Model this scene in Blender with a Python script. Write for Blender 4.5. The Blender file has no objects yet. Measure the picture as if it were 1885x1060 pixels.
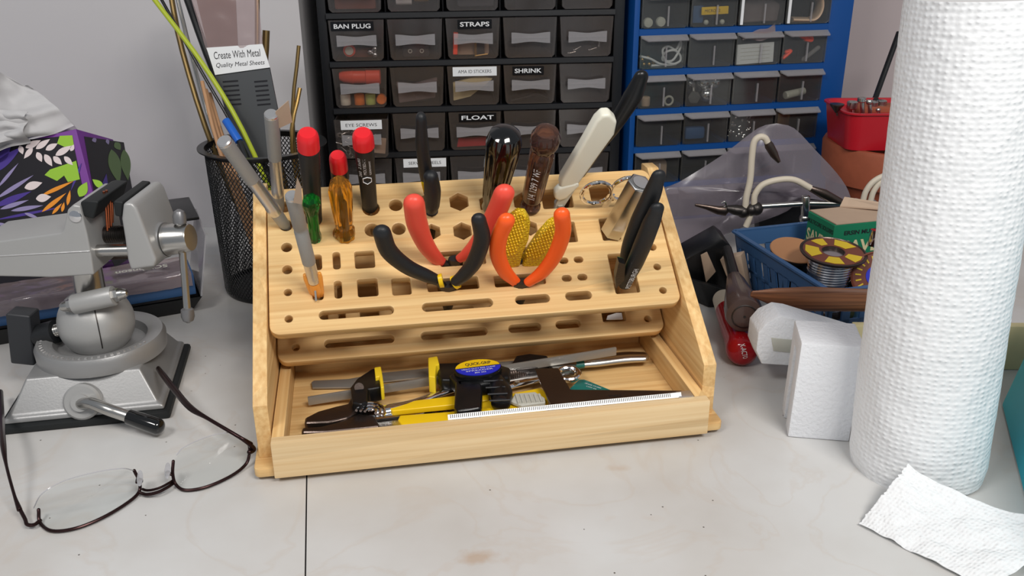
import bpy, bmesh, math, random
from mathutils import Vector as V, Matrix as MX, noise
random.seed(4)
D = bpy.data; SC = bpy.context.scene; COL = SC.collection
R = math.radians; sin = math.sin; cos = math.cos; PI = math.pi
K = 0.001                                   # everything below is written in millimetres

# ------------------------------------------------------------------ camera
FOC, PITCH, ROLL, CH = 1654.65, R(22.66), R(-0.39), 324.13
fw = V((0, cos(PITCH), -sin(PITCH))); up0 = V((0, sin(PITCH), cos(PITCH))); rt0 = V((1, 0, 0))
rt = rt0*cos(ROLL) + up0*sin(ROLL); up = -rt0*sin(ROLL) + up0*cos(ROLL)
cd = D.cameras.new('camera'); cam = D.objects.new('camera', cd); COL.objects.link(cam)
cd.sensor_width = 36; cd.lens = FOC/1885*36; cd.clip_start = 0.01; cd.clip_end = 50
cam.matrix_world = MX(((rt.x, up.x, -fw.x, 0), (rt.y, up.y, -fw.y, 0), (rt.z, up.z, -fw.z, CH*K), (0, 0, 0, 1)))
SC.camera = cam
CAM = V((0, 0, CH))

# ------------------------------------------------------------------ world, lights, exposure
SC.view_settings.view_transform = 'Standard'; SC.view_settings.look = 'None'
SC.view_settings.gamma = 1; SC.view_settings.use_curve_mapping = False
SC.view_settings.exposure = 0.0
w = D.worlds.new('room_air'); SC.world = w; w.use_nodes = True
bg = w.node_tree.nodes['Background']; bg.inputs[0].default_value = (0.86, 0.92, 1.0, 1); bg.inputs[1].default_value = 0.30

def area(name, loc, target, sx, sy, power, col):
    l = D.lights.new(name, 'AREA'); l.shape = 'RECTANGLE'; l.size = sx; l.size_y = sy; l.energy = power; l.color = col
    o = D.objects.new(name, l); COL.objects.link(o); o.location = loc
    o.rotation_euler = (V(target)-V(loc)).to_track_quat('-Z', 'Y').to_euler()
    o['kind'] = 'structure'
    return o
area('ceiling_light_front', (0.40, -0.22, 0.95), (0.02, 0.60, 0.05), 0.50, 0.22, 9.9, (1.0, 0.955, 0.90))
area('ceiling_light_side', (-0.50, -0.12, 0.98), (-0.05, 0.60, 0.05), 0.35, 0.20, 5.0, (1.0, 0.97, 0.94))

# ------------------------------------------------------------------ measuring helpers (mm)
def ray(x, y): return fw + rt*((x-942.5)/FOC) - up*((y-530)/FOC)
def aZ(x, y, z=0.0):
    d = ray(x, y); return CAM + d*((z-CH)/d.z)
def aY(x, y, Y):
    d = ray(x, y); return CAM + d*(Y/d.y)
def aP(x, y, P, N):
    d = ray(x, y); return CAM + d*((P-CAM).dot(N)/d.dot(N))

# ------------------------------------------------------------------ materials
def lin(c):
    return tuple(((v/255)/12.92 if v <= 10 else (((v/255)+.055)/1.055)**2.4) for v in c)+(1,)
def mat(name, col, rough=.5, metal=0, trans=0, ior=1.45, bump=0, bs=300, spec=.5, coat=0, var=0, vs=60, sss=0):
    m = D.materials.new(name); m.use_nodes = True; nt = m.node_tree; b = nt.nodes['Principled BSDF']
    c = lin(col); b.inputs['Base Color'].default_value = c; b.inputs['Roughness'].default_value = rough
    b.inputs['Metallic'].default_value = metal; b.inputs['Transmission Weight'].default_value = trans
    b.inputs['IOR'].default_value = ior; b.inputs['Specular IOR Level'].default_value = spec
    b.inputs['Coat Weight'].default_value = coat
    if sss:
        b.inputs['Subsurface Weight'].default_value = sss; b.inputs['Subsurface Radius'].default_value = (.004, .004, .004); b.inputs['Subsurface Scale'].default_value = 1
    if bump or var:
        tc = nt.nodes.new('ShaderNodeTexCoord')
    if bump:
        n = nt.nodes.new('ShaderNodeTexNoise'); n.inputs['Scale'].default_value = bs; n.inputs['Detail'].default_value = 4
        nt.links.new(tc.outputs['Object'], n.inputs['Vector'])
        bp = nt.nodes.new('ShaderNodeBump'); bp.inputs['Strength'].default_value = bump; bp.inputs['Distance'].default_value = .001
        nt.links.new(n.outputs['Fac'], bp.inputs['Height']); nt.links.new(bp.outputs[0], b.inputs['Normal'])
    if var:
        n = nt.nodes.new('ShaderNodeTexNoise'); n.inputs['Scale'].default_value = vs; n.inputs['Detail'].default_value = 5
        nt.links.new(tc.outputs['Object'], n.inputs['Vector'])
        mr = nt.nodes.new('ShaderNodeMix'); mr.data_type = 'RGBA'
        mr.inputs[6].default_value = tuple(x*(1-var) for x in c[:3])+(1,); mr.inputs[7].default_value = tuple(min(1, x*(1+var)) for x in c[:3])+(1,)
        nt.links.new(n.outputs['Fac'], mr.inputs[0]); nt.links.new(mr.outputs[2], b.inputs['Base Color'])
    return m
def film(name, tint, haze=.12, hcol=(200, 200, 205), rough=.08, gloss=1.0, f0=.05):
    """thin clear plastic: mostly transparent, a little milky, glossy by angle"""
    m = D.materials.new(name); m.use_nodes = True; nt = m.node_tree; nt.nodes.remove(nt.nodes['Principled BSDF'])
    out = nt.nodes['Material Output']
    tr = nt.nodes.new('ShaderNodeBsdfTransparent'); tr.inputs[0].default_value = lin(tint)
    df = nt.nodes.new('ShaderNodeBsdfDiffuse'); df.inputs[0].default_value = lin(hcol)
    gl = nt.nodes.new('ShaderNodeBsdfGlossy'); gl.inputs['Roughness'].default_value = rough; gl.inputs[0].default_value = (.9*gloss, .9*gloss, .9*gloss, 1)
    m1 = nt.nodes.new('ShaderNodeMixShader'); m1.inputs[0].default_value = haze
    m2 = nt.nodes.new('ShaderNodeMixShader'); lf = nt.nodes.new('ShaderNodeLayerWeight'); lf.inputs[0].default_value = .5
    pw = nt.nodes.new('ShaderNodeMath'); pw.operation = 'POWER'; pw.inputs[1].default_value = 4; nt.links.new(lf.outputs['Facing'], pw.inputs[0])
    lw = nt.nodes.new('ShaderNodeMath'); lw.operation = 'MULTIPLY_ADD'; lw.inputs[1].default_value = .7; lw.inputs[2].default_value = f0; nt.links.new(pw.outputs[0], lw.inputs[0])
    nt.links.new(tr.outputs[0], m1.inputs[1]); nt.links.new(df.outputs[0], m1.inputs[2])
    nt.links.new(lw.outputs[0], m2.inputs[0]); nt.links.new(m1.outputs[0], m2.inputs[1]); nt.links.new(gl.outputs[0], m2.inputs[2])
    nt.links.new(m2.outputs[0], out.inputs[0])
    return m
def bamboo(name, axis, tone=1.0, ca=(216, 171, 110), cb=(240, 205, 146)):
    """laminated bamboo, grain along axis 0/1/2 of the object"""
    m = D.materials.new(name); m.use_nodes = True; nt = m.node_tree; b = nt.nodes['Principled BSDF']; L = nt.links.new
    tc = nt.nodes.new('ShaderNodeTexCoord'); mp = nt.nodes.new('ShaderNodeMapping'); L(tc.outputs['Object'], mp.inputs[0])
    s = [300, 300, 300]; s[axis] = 5; mp.inputs['Scale'].default_value = s
    n1 = nt.nodes.new('ShaderNodeTexNoise'); n1.inputs['Scale'].default_value = 1.0; n1.inputs['Detail'].default_value = 3; L(mp.outputs[0], n1.inputs['Vector'])
    mp2 = nt.nodes.new('ShaderNodeMapping'); L(tc.outputs['Object'], mp2.inputs[0])
    s2 = [55, 55, 55]; s2[axis] = 2.2; mp2.inputs['Scale'].default_value = s2
    n2 = nt.nodes.new('ShaderNodeTexVoronoi'); n2.feature = 'F1'; n2.inputs['Scale'].default_value = 1.0; L(mp2.outputs[0], n2.inputs['Vector'])
    r1 = nt.nodes.new('ShaderNodeValToRGB'); L(n1.outputs['Fac'], r1.inputs[0])
    r1.color_ramp.elements[0].position = .3; r1.color_ramp.elements[1].position = .72
    a = lin(ca); c = lin(cb)
    r1.color_ramp.elements[0].color = tuple(x*tone for x in a[:3])+(1,); r1.color_ramp.elements[1].color = tuple(x*tone for x in c[:3])+(1,)
    hs = nt.nodes.new('ShaderNodeHueSaturation'); L(r1.outputs[0], hs.inputs['Color'])
    sp = nt.nodes.new('ShaderNodeSeparateColor'); L(n2.outputs['Color'], sp.inputs[0])
    mr = nt.nodes.new('ShaderNodeMapRange'); mr.inputs['To Min'].default_value = .86; mr.inputs['To Max'].default_value = 1.08; L(sp.outputs[0], mr.inputs['Value'])
    L(mr.outputs[0], hs.inputs['Value']); L(hs.outputs[0], b.inputs['Base Color'])
    b.inputs['Roughness'].default_value = .42; b.inputs['Specular IOR Level'].default_value = .4
    return m

MT = {}
MT['bam_u'] = bamboo('bamboo_lengthwise', 0); MT['bam_v'] = bamboo('bamboo_depthwise', 1); MT['bam_p'] = bamboo('bamboo_pale', 0, 1.0, (216, 182, 132), (236, 210, 166))
MT['alu'] = mat('brushed_aluminium', (216, 215, 214), .32, .9, bump=.12, bs=900)
MT['alu_m'] = mat('knurled_aluminium', (168, 168, 166), .5, .6, bump=.5, bs=2600)
MT['steel'] = mat('steel', (190, 188, 184), .25, 1)
MT['chrome'] = mat('chrome', (226, 226, 228), .09, 1)
MT['dsteel'] = mat('dark_steel', (96, 84, 78), .33, .95, bump=.1, bs=500)
MT['gun'] = mat('gunmetal', (74, 70, 68), .4, .9, bump=.2, bs=500)
MT['brass'] = mat('brass', (176, 144, 88), .3, 1)
MT['brassd'] = mat('dull_brass', (122, 102, 66), .42, .9)
MT['copper'] = mat('copper', (196, 110, 74), .33, 1)
MT['blk'] = mat('black_plastic', (17, 18, 20), .3, bump=.05, bs=500)
MT['blkm'] = mat('black_rubber_grip', (26, 28, 31), .47, bump=.12, bs=800)
MT['blkg'] = mat('glossy_black', (9, 9, 10), .1, coat=.6)
MT['blkc'] = mat('black_cabinet_plastic', (20, 22, 26), .38, bump=.06, bs=300)
MT['dk'] = mat('dark_grey_plastic', (44, 46, 50), .45)
MT['red'] = mat('red_plastic', (226, 36, 44), .3, sss=.1)
MT['coral'] = mat('coral_grip', (238, 84, 66), .38, bump=.06, bs=500, sss=.1)
MT['orange'] = mat('orange_grip', (252, 96, 32), .34, sss=.1)
MT['orangec'] = mat('orange_collar', (246, 160, 66), .3, sss=.15)
MT['yel'] = mat('yellow_plastic', (238, 196, 22), .34)
MT['yelp'] = mat('yellow_pad', (236, 204, 40), .42)
MT['white'] = mat('white_plastic', (232, 230, 214), .3, sss=.15)
MT['paperw'] = mat('white_label', (224, 226, 228), .6)
MT['ink'] = mat('black_ink', (30, 30, 36), .6)
MT['embw'] = mat('embossed_white', (222, 224, 226), .55)
MT['wallr'] = mat('painted_plaster_warm', (178, 166, 166), .8, bump=.25, bs=40)
MT['tape'] = mat('embossing_tape', (12, 14, 18), .25)
MT['grnp'] = mat('green_band', (60, 190, 90), .4)
MT['teal'] = mat('teal_cloth', (14, 172, 192), .5)
MT['tealp'] = mat('teal_plastic', (18, 108, 100), .35)
MT['amber'] = mat('amber_acetate', (240, 178, 62), .06, trans=.92, ior=1.3)
MT['green'] = mat('green_acetate', (24, 150, 62), .04, trans=.9, ior=1.35)
MT['brown'] = mat('smoky_brown_acetate', (120, 88, 78), .05, trans=.8, ior=1.35)
MT['clrbrn'] = mat('dull_brown_acetate', (104, 84, 78), .18, trans=.35, ior=1.4)
MT['rubred'] = mat('translucent_red', (176, 14, 26), .08, trans=.3, ior=1.45)
MT['vise'] = mat('silver_hammered_paint', (152, 152, 152), .38, .45, bump=.06, bs=700, var=.06, vs=40)
MT['visel'] = mat('silver_paint_light', (168, 168, 167), .4, .3, bump=.05, bs=600, var=.05, vs=30)
MT['blue'] = mat('blue_enamel', (8, 70, 138), .4, bump=.05, bs=200)
MT['clear'] = film('clear_drawer_plastic', (240, 236, 234), .05, (178, 170, 166), .12)
MT['clearb'] = film('grey_drawer_plastic', (238, 238, 236), .055, (158, 158, 156), .14)
MT['clearh'] = film('clear_handle_plastic', (228, 226, 228), .27, (205, 203, 205), .1)
MT['lens'] = film('lens', (251, 252, 252), .006, (220, 220, 220), .04, gloss=.6, f0=.008)
MT['lensr'] = film('lens_edge', (225, 225, 228), .45, (215, 215, 218), .08)
MT['bag'] = film('polythene_bag', (228, 224, 228), .34, (158, 150, 160), .2)
MT['bagc'] = film('clear_bag', (235, 228, 228), .24, (190, 172, 172), .12)
MT['foam'] = mat('white_foam', (228, 230, 234), .7, bump=.7, bs=420, sss=.25)
MT['terra'] = mat('terracotta', (150, 78, 52), .65, bump=.3, bs=120, var=.2)
MT['redt'] = mat('red_tray_plastic', (178, 24, 38), .36)
MT['purple'] = mat('purple_card', (112, 44, 142), .5)
MT['card'] = mat('brown_card', (182, 158, 136), .7, var=.08)
MT['cream'] = mat('cream_card', (206, 194, 150), .7)
MT['boxg'] = mat('green_box_card', (22, 120, 84), .55)
MT['boxcream'] = mat('cream_print', (216, 204, 160), .6)
MT['basket'] = mat('blue_basket_plastic', (60, 96, 140), .42)
MT['insul'] = mat('ivory_insulation', (206, 196, 178), .5, var=.06)
MT['solder'] = mat('solder_wire', (190, 190, 194), .22, 1)
MT['tanwood'] = mat('spool_label_tan', (184, 132, 92), .5)
MT['spoolbr'] = mat('spool_label_brown', (112, 60, 44), .4)
MT['spooly'] = mat('spool_label_yellow', (214, 184, 40), .4)
MT['bluelab'] = mat('blue_label', (34, 44, 190), .45)
MT['greenw'] = mat('yellow_green_rod', (168, 182, 44), .4)
MT['bluepen'] = mat('blue_cap', (30, 96, 190), .35)
MT['dowel'] = mat('wooden_dowel', (176, 134, 98), .6, var=.12)
MT['lit'] = mat('plated_ball', (226, 228, 230), .16, 1)
MT['bluebin'] = mat('blue_box_card', (56, 92, 138), .4)
MT['tissue'] = mat('tissue_paper', (196, 195, 196), .85, bump=.06, bs=120, sss=.1)
MT['frame'] = mat('dark_bronze_frame', (52, 34, 34), .28, .8)
MT['rubber'] = mat('black_rubber_pad', (22, 25, 26), .6)
MT['cardgrey'] = mat('grey_print', (60, 62, 68), .5)
MT['packgrey'] = mat('metal_sheet_pack', (84, 86, 88), .35, .5)
MT['packcopper'] = mat('copper_sheet', (150, 112, 92), .35, .6)
MT['coin'] = mat('pale_green_plastic', (188, 206, 112), .4)
MT['orpl'] = mat('orange_plastic', (240, 128, 40), .4)
MT['hot'] = mat('salmon_plastic', (232, 84, 62), .4)
MT['greyrib'] = mat('grey_slider', (188, 188, 178), .5)

MT['rulew'] = mat('satin_rule_steel', (206, 206, 204), .4, .3)
MT['midsteel'] = mat('grey_steel', (150, 147, 142), .38, .5, bump=.1, bs=500)
MT['greyk'] = mat('grey_plated_knob', (128, 128, 130), .35, .6)
# wooden propeller
def woodmat(name, c1, c2, sc=(6, 60, 200)):
    m = D.materials.new(name); m.use_nodes = True; nt = m.node_tree; b = nt.nodes['Principled BSDF']; L = nt.links.new
    tc = nt.nodes.new('ShaderNodeTexCoord'); mp = nt.nodes.new('ShaderNodeMapping'); mp.inputs['Scale'].default_value = sc; L(tc.outputs['Object'], mp.inputs[0])
    n = nt.nodes.new('ShaderNodeTexNoise'); n.inputs['Scale'].default_value = 2; n.inputs['Detail'].default_value = 6; L(mp.outputs[0], n.inputs['Vector'])
    r = nt.nodes.new('ShaderNodeValToRGB'); r.color_ramp.elements[0].position = .35; r.color_ramp.elements[1].position = .65
    r.color_ramp.elements[0].color = lin(c1); r.color_ramp.elements[1].color = lin(c2); L(n.outputs['Fac'], r.inputs[0]); L(r.outputs[0], b.inputs['Base Color'])
    b.inputs['Roughness'].default_value = .45
    return m
MT['prop'] = woodmat('propeller_wood', (92, 56, 38), (150, 98, 66))

STA, STB = aZ(880, 1026), aZ(1140, 862)
def marble():
    m = D.materials.new('marbled_laminate'); m.use_nodes = True; nt = m.node_tree; b = nt.nodes['Principled BSDF']; L = nt.links.new
    g = nt.nodes.new('ShaderNodeNewGeometry')
    n0 = nt.nodes.new('ShaderNodeTexNoise'); n0.inputs['Scale'].default_value = 7; n0.inputs['Detail'].default_value = 5; L(g.outputs['Position'], n0.inputs['Vector'])
    r0 = nt.nodes.new('ShaderNodeValToRGB'); L(n0.outputs['Fac'], r0.inputs[0]); e = r0.color_ramp.elements
    e[0].position = .32; e[0].color = lin((188, 184, 179)); e[1].position = .62; e[1].color = lin((204, 204, 203))
    n1 = nt.nodes.new('ShaderNodeTexNoise'); n1.inputs['Scale'].default_value = 9; n1.inputs['Detail'].default_value = 7; n1.inputs['Distortion'].default_value = 1.2; L(g.outputs['Position'], n1.inputs['Vector'])
    r1 = nt.nodes.new('ShaderNodeValToRGB'); L(n1.outputs['Fac'], r1.inputs[0]); e = r1.color_ramp.elements
    e[0].position = .475; e[0].color = (0, 0, 0, 1); e[1].position = .5; e[1].color = (1, 1, 1, 1); x = e.new(.525); x.color = (0, 0, 0, 1)
    mx = nt.nodes.new('ShaderNodeMix'); mx.data_type = 'RGBA'; mx.inputs[7].default_value = lin((186, 168, 150))
    mul = nt.nodes.new('ShaderNodeMath'); mul.operation = 'MULTIPLY'; mul.inputs[1].default_value = .17; L(r1.outputs[0], mul.inputs[0]); L(mul.outputs[0], mx.inputs[0]); L(r0.outputs[0], mx.inputs[6])
    # brown stains
    n2 = nt.nodes.new('ShaderNodeTexNoise'); n2.inputs['Scale'].default_value = 13; n2.inputs['Detail'].default_value = 4; L(g.outputs['Position'], n2.inputs['Vector'])
    r2 = nt.nodes.new('ShaderNodeValToRGB'); L(n2.outputs['Fac'], r2.inputs[0]); r2.color_ramp.elements[0].position = .66; r2.color_ramp.elements[1].position = .78; r2.color_ramp.elements[1].color = (.6, .6, .6, 1)
    mx2 = nt.nodes.new('ShaderNodeMix'); mx2.data_type = 'RGBA'; mx2.inputs[7].default_value = lin((190, 160, 132)); L(r2.outputs[0], mx2.inputs[0]); L(mx.outputs[2], mx2.inputs[6])
    # two particular brown smudges on the bench
    for (sx_, sy_, rad, st) in ((STA.x*K, STA.y*K, .016, .55), (STB.x*K, STB.y*K, .010, .3)):
        vm = nt.nodes.new('ShaderNodeVectorMath'); vm.operation = 'SUBTRACT'; L(g.outputs['Position'], vm.inputs[0]); vm.inputs[1].default_value = (sx_, sy_, 0)
        vs_ = nt.nodes.new('ShaderNodeVectorMath'); vs_.operation = 'MULTIPLY'; vs_.inputs[1].default_value = (.75, 1.5, 0); L(vm.outputs[0], vs_.inputs[0])
        vl = nt.nodes.new('ShaderNodeVectorMath'); vl.operation = 'LENGTH'; L(vs_.outputs[0], vl.inputs[0])
        na = nt.nodes.new('ShaderNodeTexNoise'); na.inputs['Scale'].default_value = 110; na.inputs['Detail'].default_value = 4; L(g.outputs['Position'], na.inputs['Vector'])
        ad = nt.nodes.new('ShaderNodeMath'); ad.operation = 'MULTIPLY_ADD'; ad.inputs[1].default_value = rad*1.1; L(na.outputs['Fac'], ad.inputs[0]); L(vl.outputs['Value'], ad.inputs[2])
        mr = nt.nodes.new('ShaderNodeMapRange'); mr.inputs['From Min'].default_value = rad*1.25; mr.inputs['From Max'].default_value = rad*.7; mr.inputs['To Min'].default_value = 0; mr.inputs['To Max'].default_value = st; L(ad.outputs[0], mr.inputs['Value'])
        m9 = nt.nodes.new('ShaderNodeMix'); m9.data_type = 'RGBA'; m9.inputs[7].default_value = lin((176, 146, 116)); L(mr.outputs[0], m9.inputs[0]); L(mx2.outputs[2], m9.inputs[6]); mx2 = m9
    # dust specks
    v = nt.nodes.new('ShaderNodeTexVoronoi'); v.inputs['Scale'].default_value = 62; L(g.outputs['Position'], v.inputs['Vector'])
    lt = nt.nodes.new('ShaderNodeMath'); lt.operation = 'LESS_THAN'; lt.inputs[1].default_value = .035; L(v.outputs['Distance'], lt.inputs[0])
    mx3 = nt.nodes.new('ShaderNodeMix'); mx3.data_type = 'RGBA'; mx3.inputs[7].default_value = lin((96, 90, 84)); L(lt.outputs[0], mx3.inputs[0]); L(mx2.outputs[2], mx3.inputs[6])
    L(mx3.outputs[2], b.inputs['Base Color']); b.inputs['Roughness'].default_value = .3; b.inputs['Specular IOR Level'].default_value = .35
    return m
MT['marble'] = marble()

def wallmat():
    m = mat('painted_plaster', (196, 194, 196), .8, bump=.25, bs=40, var=.03, vs=6); return m
MT['wall'] = wallmat()

def towelmat():
    m = D.materials.new('quilted_paper'); m.use_nodes = True; nt = m.node_tree; b = nt.nodes['Principled BSDF']; L = nt.links.new
    b.inputs['Base Color'].default_value = lin((236, 238, 240)); b.inputs['Roughness'].default_value = .8; b.inputs['Specular IOR Level'].default_value = .25
    b.inputs['Subsurface Weight'].default_value = .15; b.inputs['Subsurface Radius'].default_value = (.003, .003, .003); b.inputs['Subsurface Scale'].default_value = 1
    uv = nt.nodes.new('ShaderNodeUVMap'); mp = nt.nodes.new('ShaderNodeMapping'); mp.inputs['Scale'].default_value = (230, 330, 1); L(uv.outputs[0], mp.inputs[0])
    v = nt.nodes.new('ShaderNodeTexVoronoi'); v.inputs['Scale'].default_value = 1; v.inputs['Randomness'].default_value = .35; v.feature = 'SMOOTH_F1'; L(mp.outputs[0], v.inputs['Vector'])
    n = nt.nodes.new('ShaderNodeTexNoise'); n.inputs['Scale'].default_value = 60; n.inputs['Detail'].default_value = 4; L(uv.outputs[0], n.inputs['Vector'])
    ad = nt.nodes.new('ShaderNodeMath'); ad.operation = 'ADD'; L(v.outputs['Distance'], ad.inputs[0]); L(n.outputs['Fac'], ad.inputs[1])
    bp = nt.nodes.new('ShaderNodeBump'); bp.inputs['Strength'].default_value = .75; bp.inputs['Distance'].default_value = .0016; bp.invert = True
    L(ad.outputs[0], bp.inputs['Height']); L(bp.outputs[0], b.inputs['Normal'])
    return m
MT['towel'] = towelmat()

# ------------------------------------------------------------------ mesh builder
def fr(o, x=(1, 0, 0), y=(0, 1, 0)):
    x = V(x).normalized(); y = V(y); z = x.cross(y).normalized(); y = z.cross(x)
    return MX(((x.x, y.x, z.x, o[0]), (x.y, y.y, z.y, o[1]), (x.z, y.z, z.z, o[2]), (0, 0, 0, 1)))
def spline(pts, k=6):
    P = [V(p) for p in pts]; out = []
    if len(P) < 3: return P
    for i in range(len(P)-1):
        a = P[i-1] if i else P[0]*2-P[1]; b, c = P[i], P[i+1]; d = P[i+2] if i+2 < len(P) else P[-1]*2-P[-2]
        for j in range(k):
            t = j/k; out.append(.5*((2*b)+(c-a)*t+(2*a-5*b+4*c-d)*t*t+(3*b-a-3*c+d)*t**3))
    out.append(P[-1]); return out
def interp(vals, n):
    out = []
    for i in range(n):
        t = i/(n-1)*(len(vals)-1); a = min(int(t), len(vals)-2); f = t-a; f = f*f*(3-2*f)*.5+f*.5
        out.append(vals[a]*(1-f)+vals[a+1]*f)
    return out
class M:
    def __init__(s, F=None): s.b = bmesh.new(); s.F = F or MX(); s.i = 0; s.uv = None
    def v(s, p): return s.b.verts.new(s.F @ V(p))
    def f(s, vs):
        try: q = s.b.faces.new(vs); q.material_index = s.i; q.smooth = True; return q
        except ValueError: return None
    def hull(s, A, B):
        """prism between two equal rings"""
        a = [s.v(p) for p in A]; b = [s.v(p) for p in B]; n = len(a)
        s.f(a[::-1]); s.f(b)
        for i in range(n): s.f([a[i], a[(i+1) % n], b[(i+1) % n], b[i]])
    def prism(s, pts, d):
        d = V(d); s.hull([V(p) for p in pts], [V(p)+d for p in pts])
    def box(s, c, size, F=None):
        F = F or MX(); c = V(c); x, y, z = [q/2 for q in size]
        A = [F @ (c+V(p)) for p in ((-x, -y, -z), (x, -y, -z), (x, y, -z), (-x, y, -z))]
        B = [F @ (c+V(p)) for p in ((-x, -y, z), (x, -y, z), (x, y, z), (-x, y, z))]
        s.hull(A, B)
    def rings(s, rs, cap=(1, 1), closed=False):
        R_ = [[s.v(p) for p in r] for r in rs]; n = len(R_[0])
        for i in range(len(R_)-(0 if closed else 1)):
            a, b = R_[i], R_[(i+1) % len(R_)]
            for j in range(n): s.f([a[j], a[(j+1) % n], b[(j+1) % n], b[j]])
        if not closed:
            if cap[0]: s.f(R_[0][::-1])
            if cap[1]: s.f(R_[-1])
    def tube(s, path, r, n=12, flat=1.0, nrm=None, rd=(0, 0), cap=(1, 1), closed=False):
        P = [V(p) for p in path]; m = len(P)
        rr = [r]*m if not hasattr(r, '__len__') else (list(r) if len(r) == m else interp(r, m))
        T = []
        for i in range(m):
            if closed: t = P[(i+1) % m]-P[i-1]
            else: t = P[min(i+1, m-1)]-P[max(i-1, 0)]
            T.append(t.normalized() if t.length > 1e-9 else V((0, 0, 1)))
        ref = V(nrm) if nrm is not None else (V((0, 0, 1)) if abs(T[0].z) < .9 else V((1, 0, 0)))
        rs = []
        x = None
        for i in range(m):
            t = T[i]
            if nrm is not None or x is None: y = ref-t*ref.dot(t)
            else: y = y-t*y.dot(t)
            y.normalize(); x = t.cross(y)
            rs.append((P[i], t, x.copy(), y.copy(), rr[i]))
        seq = []
        if rd[0] and not closed:
            p, t, x, y, q = rs[0]
            for k in range(4): a = PI/2*(k+.25)/4.25; seq.append((p-t*q*cos(a)*rd[0], x, y, q*sin(a)))
        for p, t, x, y, q in rs: seq.append((p, x, y, q))
        if rd[1] and not closed:
            p, t, x, y, q = rs[-1]
            for k in range(3, -1, -1): a = PI/2*(k+.25)/4.25; seq.append((p+t*q*cos(a)*rd[1], x, y, q*sin(a)))
        s.rings([[p+x*(q*cos(2*PI*j/n))+y*(q*flat*sin(2*PI*j/n)) for j in range(n)] for p, x, y, q in seq], cap, closed)
    def cyl(s, p0, p1, r0, r1=None, n=24): s.tube([p0, p1], [r0, r0 if r1 is None else r1], n)
    def lathe(s, prof, o, ax=(0, 0, 1), n=32, cap=(1, 1), ref=None, sides=None):
        ax = V(ax).normalized(); o = V(o); t = V(ref) if ref else (V((1, 0, 0)) if abs(ax.x) < .8 else V((0, 1, 0)))
        y = ax.cross(t).normalized(); x = y.cross(ax)
        s.rings([[o+ax*h+(x*cos(2*PI*j/n)+y*sin(2*PI*j/n))*(r*(sides(j/n, h) if sides else 1)) for j in range(n)] for r, h in prof], cap)
    def ball(s, c, r, n=16, sc=(1, 1, 1), F=None):
        c = V(c); rs = []
        for i in range(1, n//2+1):
            a = PI*i/(n//2+1); rs.append([V((r*sin(a)*cos(2*PI*j/n)*sc[0], r*sin(a)*sin(2*PI*j/n)*sc[1], -r*cos(a)*sc[2])) for j in range(n)])
        s.rings([[c+((F.to_3x3() @ p) if F else p) for p in q] for q in rs])
    def grid(s, fn, nu, nv, th=0, uvs=None):
        A = [[V(fn(i/nu, j/nv)) for j in range(nv+1)] for i in range(nu+1)]
        if th:
            def nm(i, j):
                a = A[min(i+1, nu)][j]-A[max(i-1, 0)][j]; b = A[i][min(j+1, nv)]-A[i][max(j-1, 0)]; return a.cross(b).normalized()
            B = [[A[i][j]-nm(i, j)*th for j in range(nv+1)] for i in range(nu+1)]
        a = [[s.v(p) for p in r] for r in A]
        if uvs and s.uv is None: s.uv = s.b.loops.layers.uv.new('UVMap')
        for i in range(nu):
            for j in range(nv):
                q = s.f([a[i][j], a[i+1][j], a[i+1][j+1], a[i][j+1]])
                if uvs and q:
                    for l, (ii, jj) in zip(q.loops, ((i, j), (i+1, j), (i+1, j+1), (i, j+1))): l[s.uv].uv = (ii/nu*uvs[0], jj/nv*uvs[1])
        if th:
            b = [[s.v(p) for p in r] for r in B]
            for i in range(nu):
                for j in range(nv): s.f([b[i][j], b[i][j+1], b[i+1][j+1], b[i+1][j]])
            for i in range(nu): s.f([a[i][0], b[i][0], b[i+1][0], a[i+1][0]]); s.f([a[i+1][nv], b[i+1][nv], b[i][nv], a[i][nv]])
            for j in range(nv): s.f([a[0][j+1], b[0][j+1], b[0][j], a[0][j]]); s.f([a[nu][j], b[nu][j], b[nu][j+1], a[nu][j+1]])
    def bev(s, w, seg=2, ang=28):
        bmesh.ops.remove_doubles(s.b, verts=s.b.verts, dist=1e-5); bmesh.ops.recalc_face_normals(s.b, faces=s.b.faces)
        es = [e for e in s.b.edges if len(e.link_faces) == 2 and e.calc_face_angle(0) > R(ang)]
        bmesh.ops.bevel(s.b, geom=es, offset=w, segments=seg, profile=.6, affect='EDGES', clamp_overlap=True)
        return s
    def mesh(s, me, F):
        vs0 = set(s.b.verts); fs0 = set(s.b.faces); s.b.from_mesh(me)
        for q in s.b.verts:
            if q not in vs0: q.co = s.F @ (F @ q.co)
        for q in s.b.faces:
            if q not in fs0: q.material_index = s.i; q.smooth = False
    def text(s, t, F, h=None, wd=None, ex=.15, sx=1.0, sp=1.0, bold=0):
        c = D.curves.new('t', 'FONT'); c.body = t; c.align_x = 'CENTER'; c.align_y = 'CENTER'; c.extrude = 0; c.space_character = sp; c.offset = bold; c.resolution_u = 3
        o = D.objects.new('t', c); COL.objects.link(o); dg = bpy.context.evaluated_depsgraph_get(); me = D.meshes.new_from_object(o.evaluated_get(dg))
        xs = [q.co.x for q in me.vertices]; ys = [q.co.y for q in me.vertices]
        W_ = max(xs)-min(xs); H_ = max(ys)-min(ys); cx = (max(xs)+min(xs))/2; cy = (max(ys)+min(ys))/2
        kx = (wd/W_) if wd else (h/H_*sx); ky = (h/H_) if h else kx
        s.mesh(me, F @ MX.Diagonal((kx, ky, 1, 1)) @ MX.Translation((-cx, -cy, 0)))
        D.objects.remove(o); D.curves.remove(c); D.meshes.remove(me)
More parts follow.
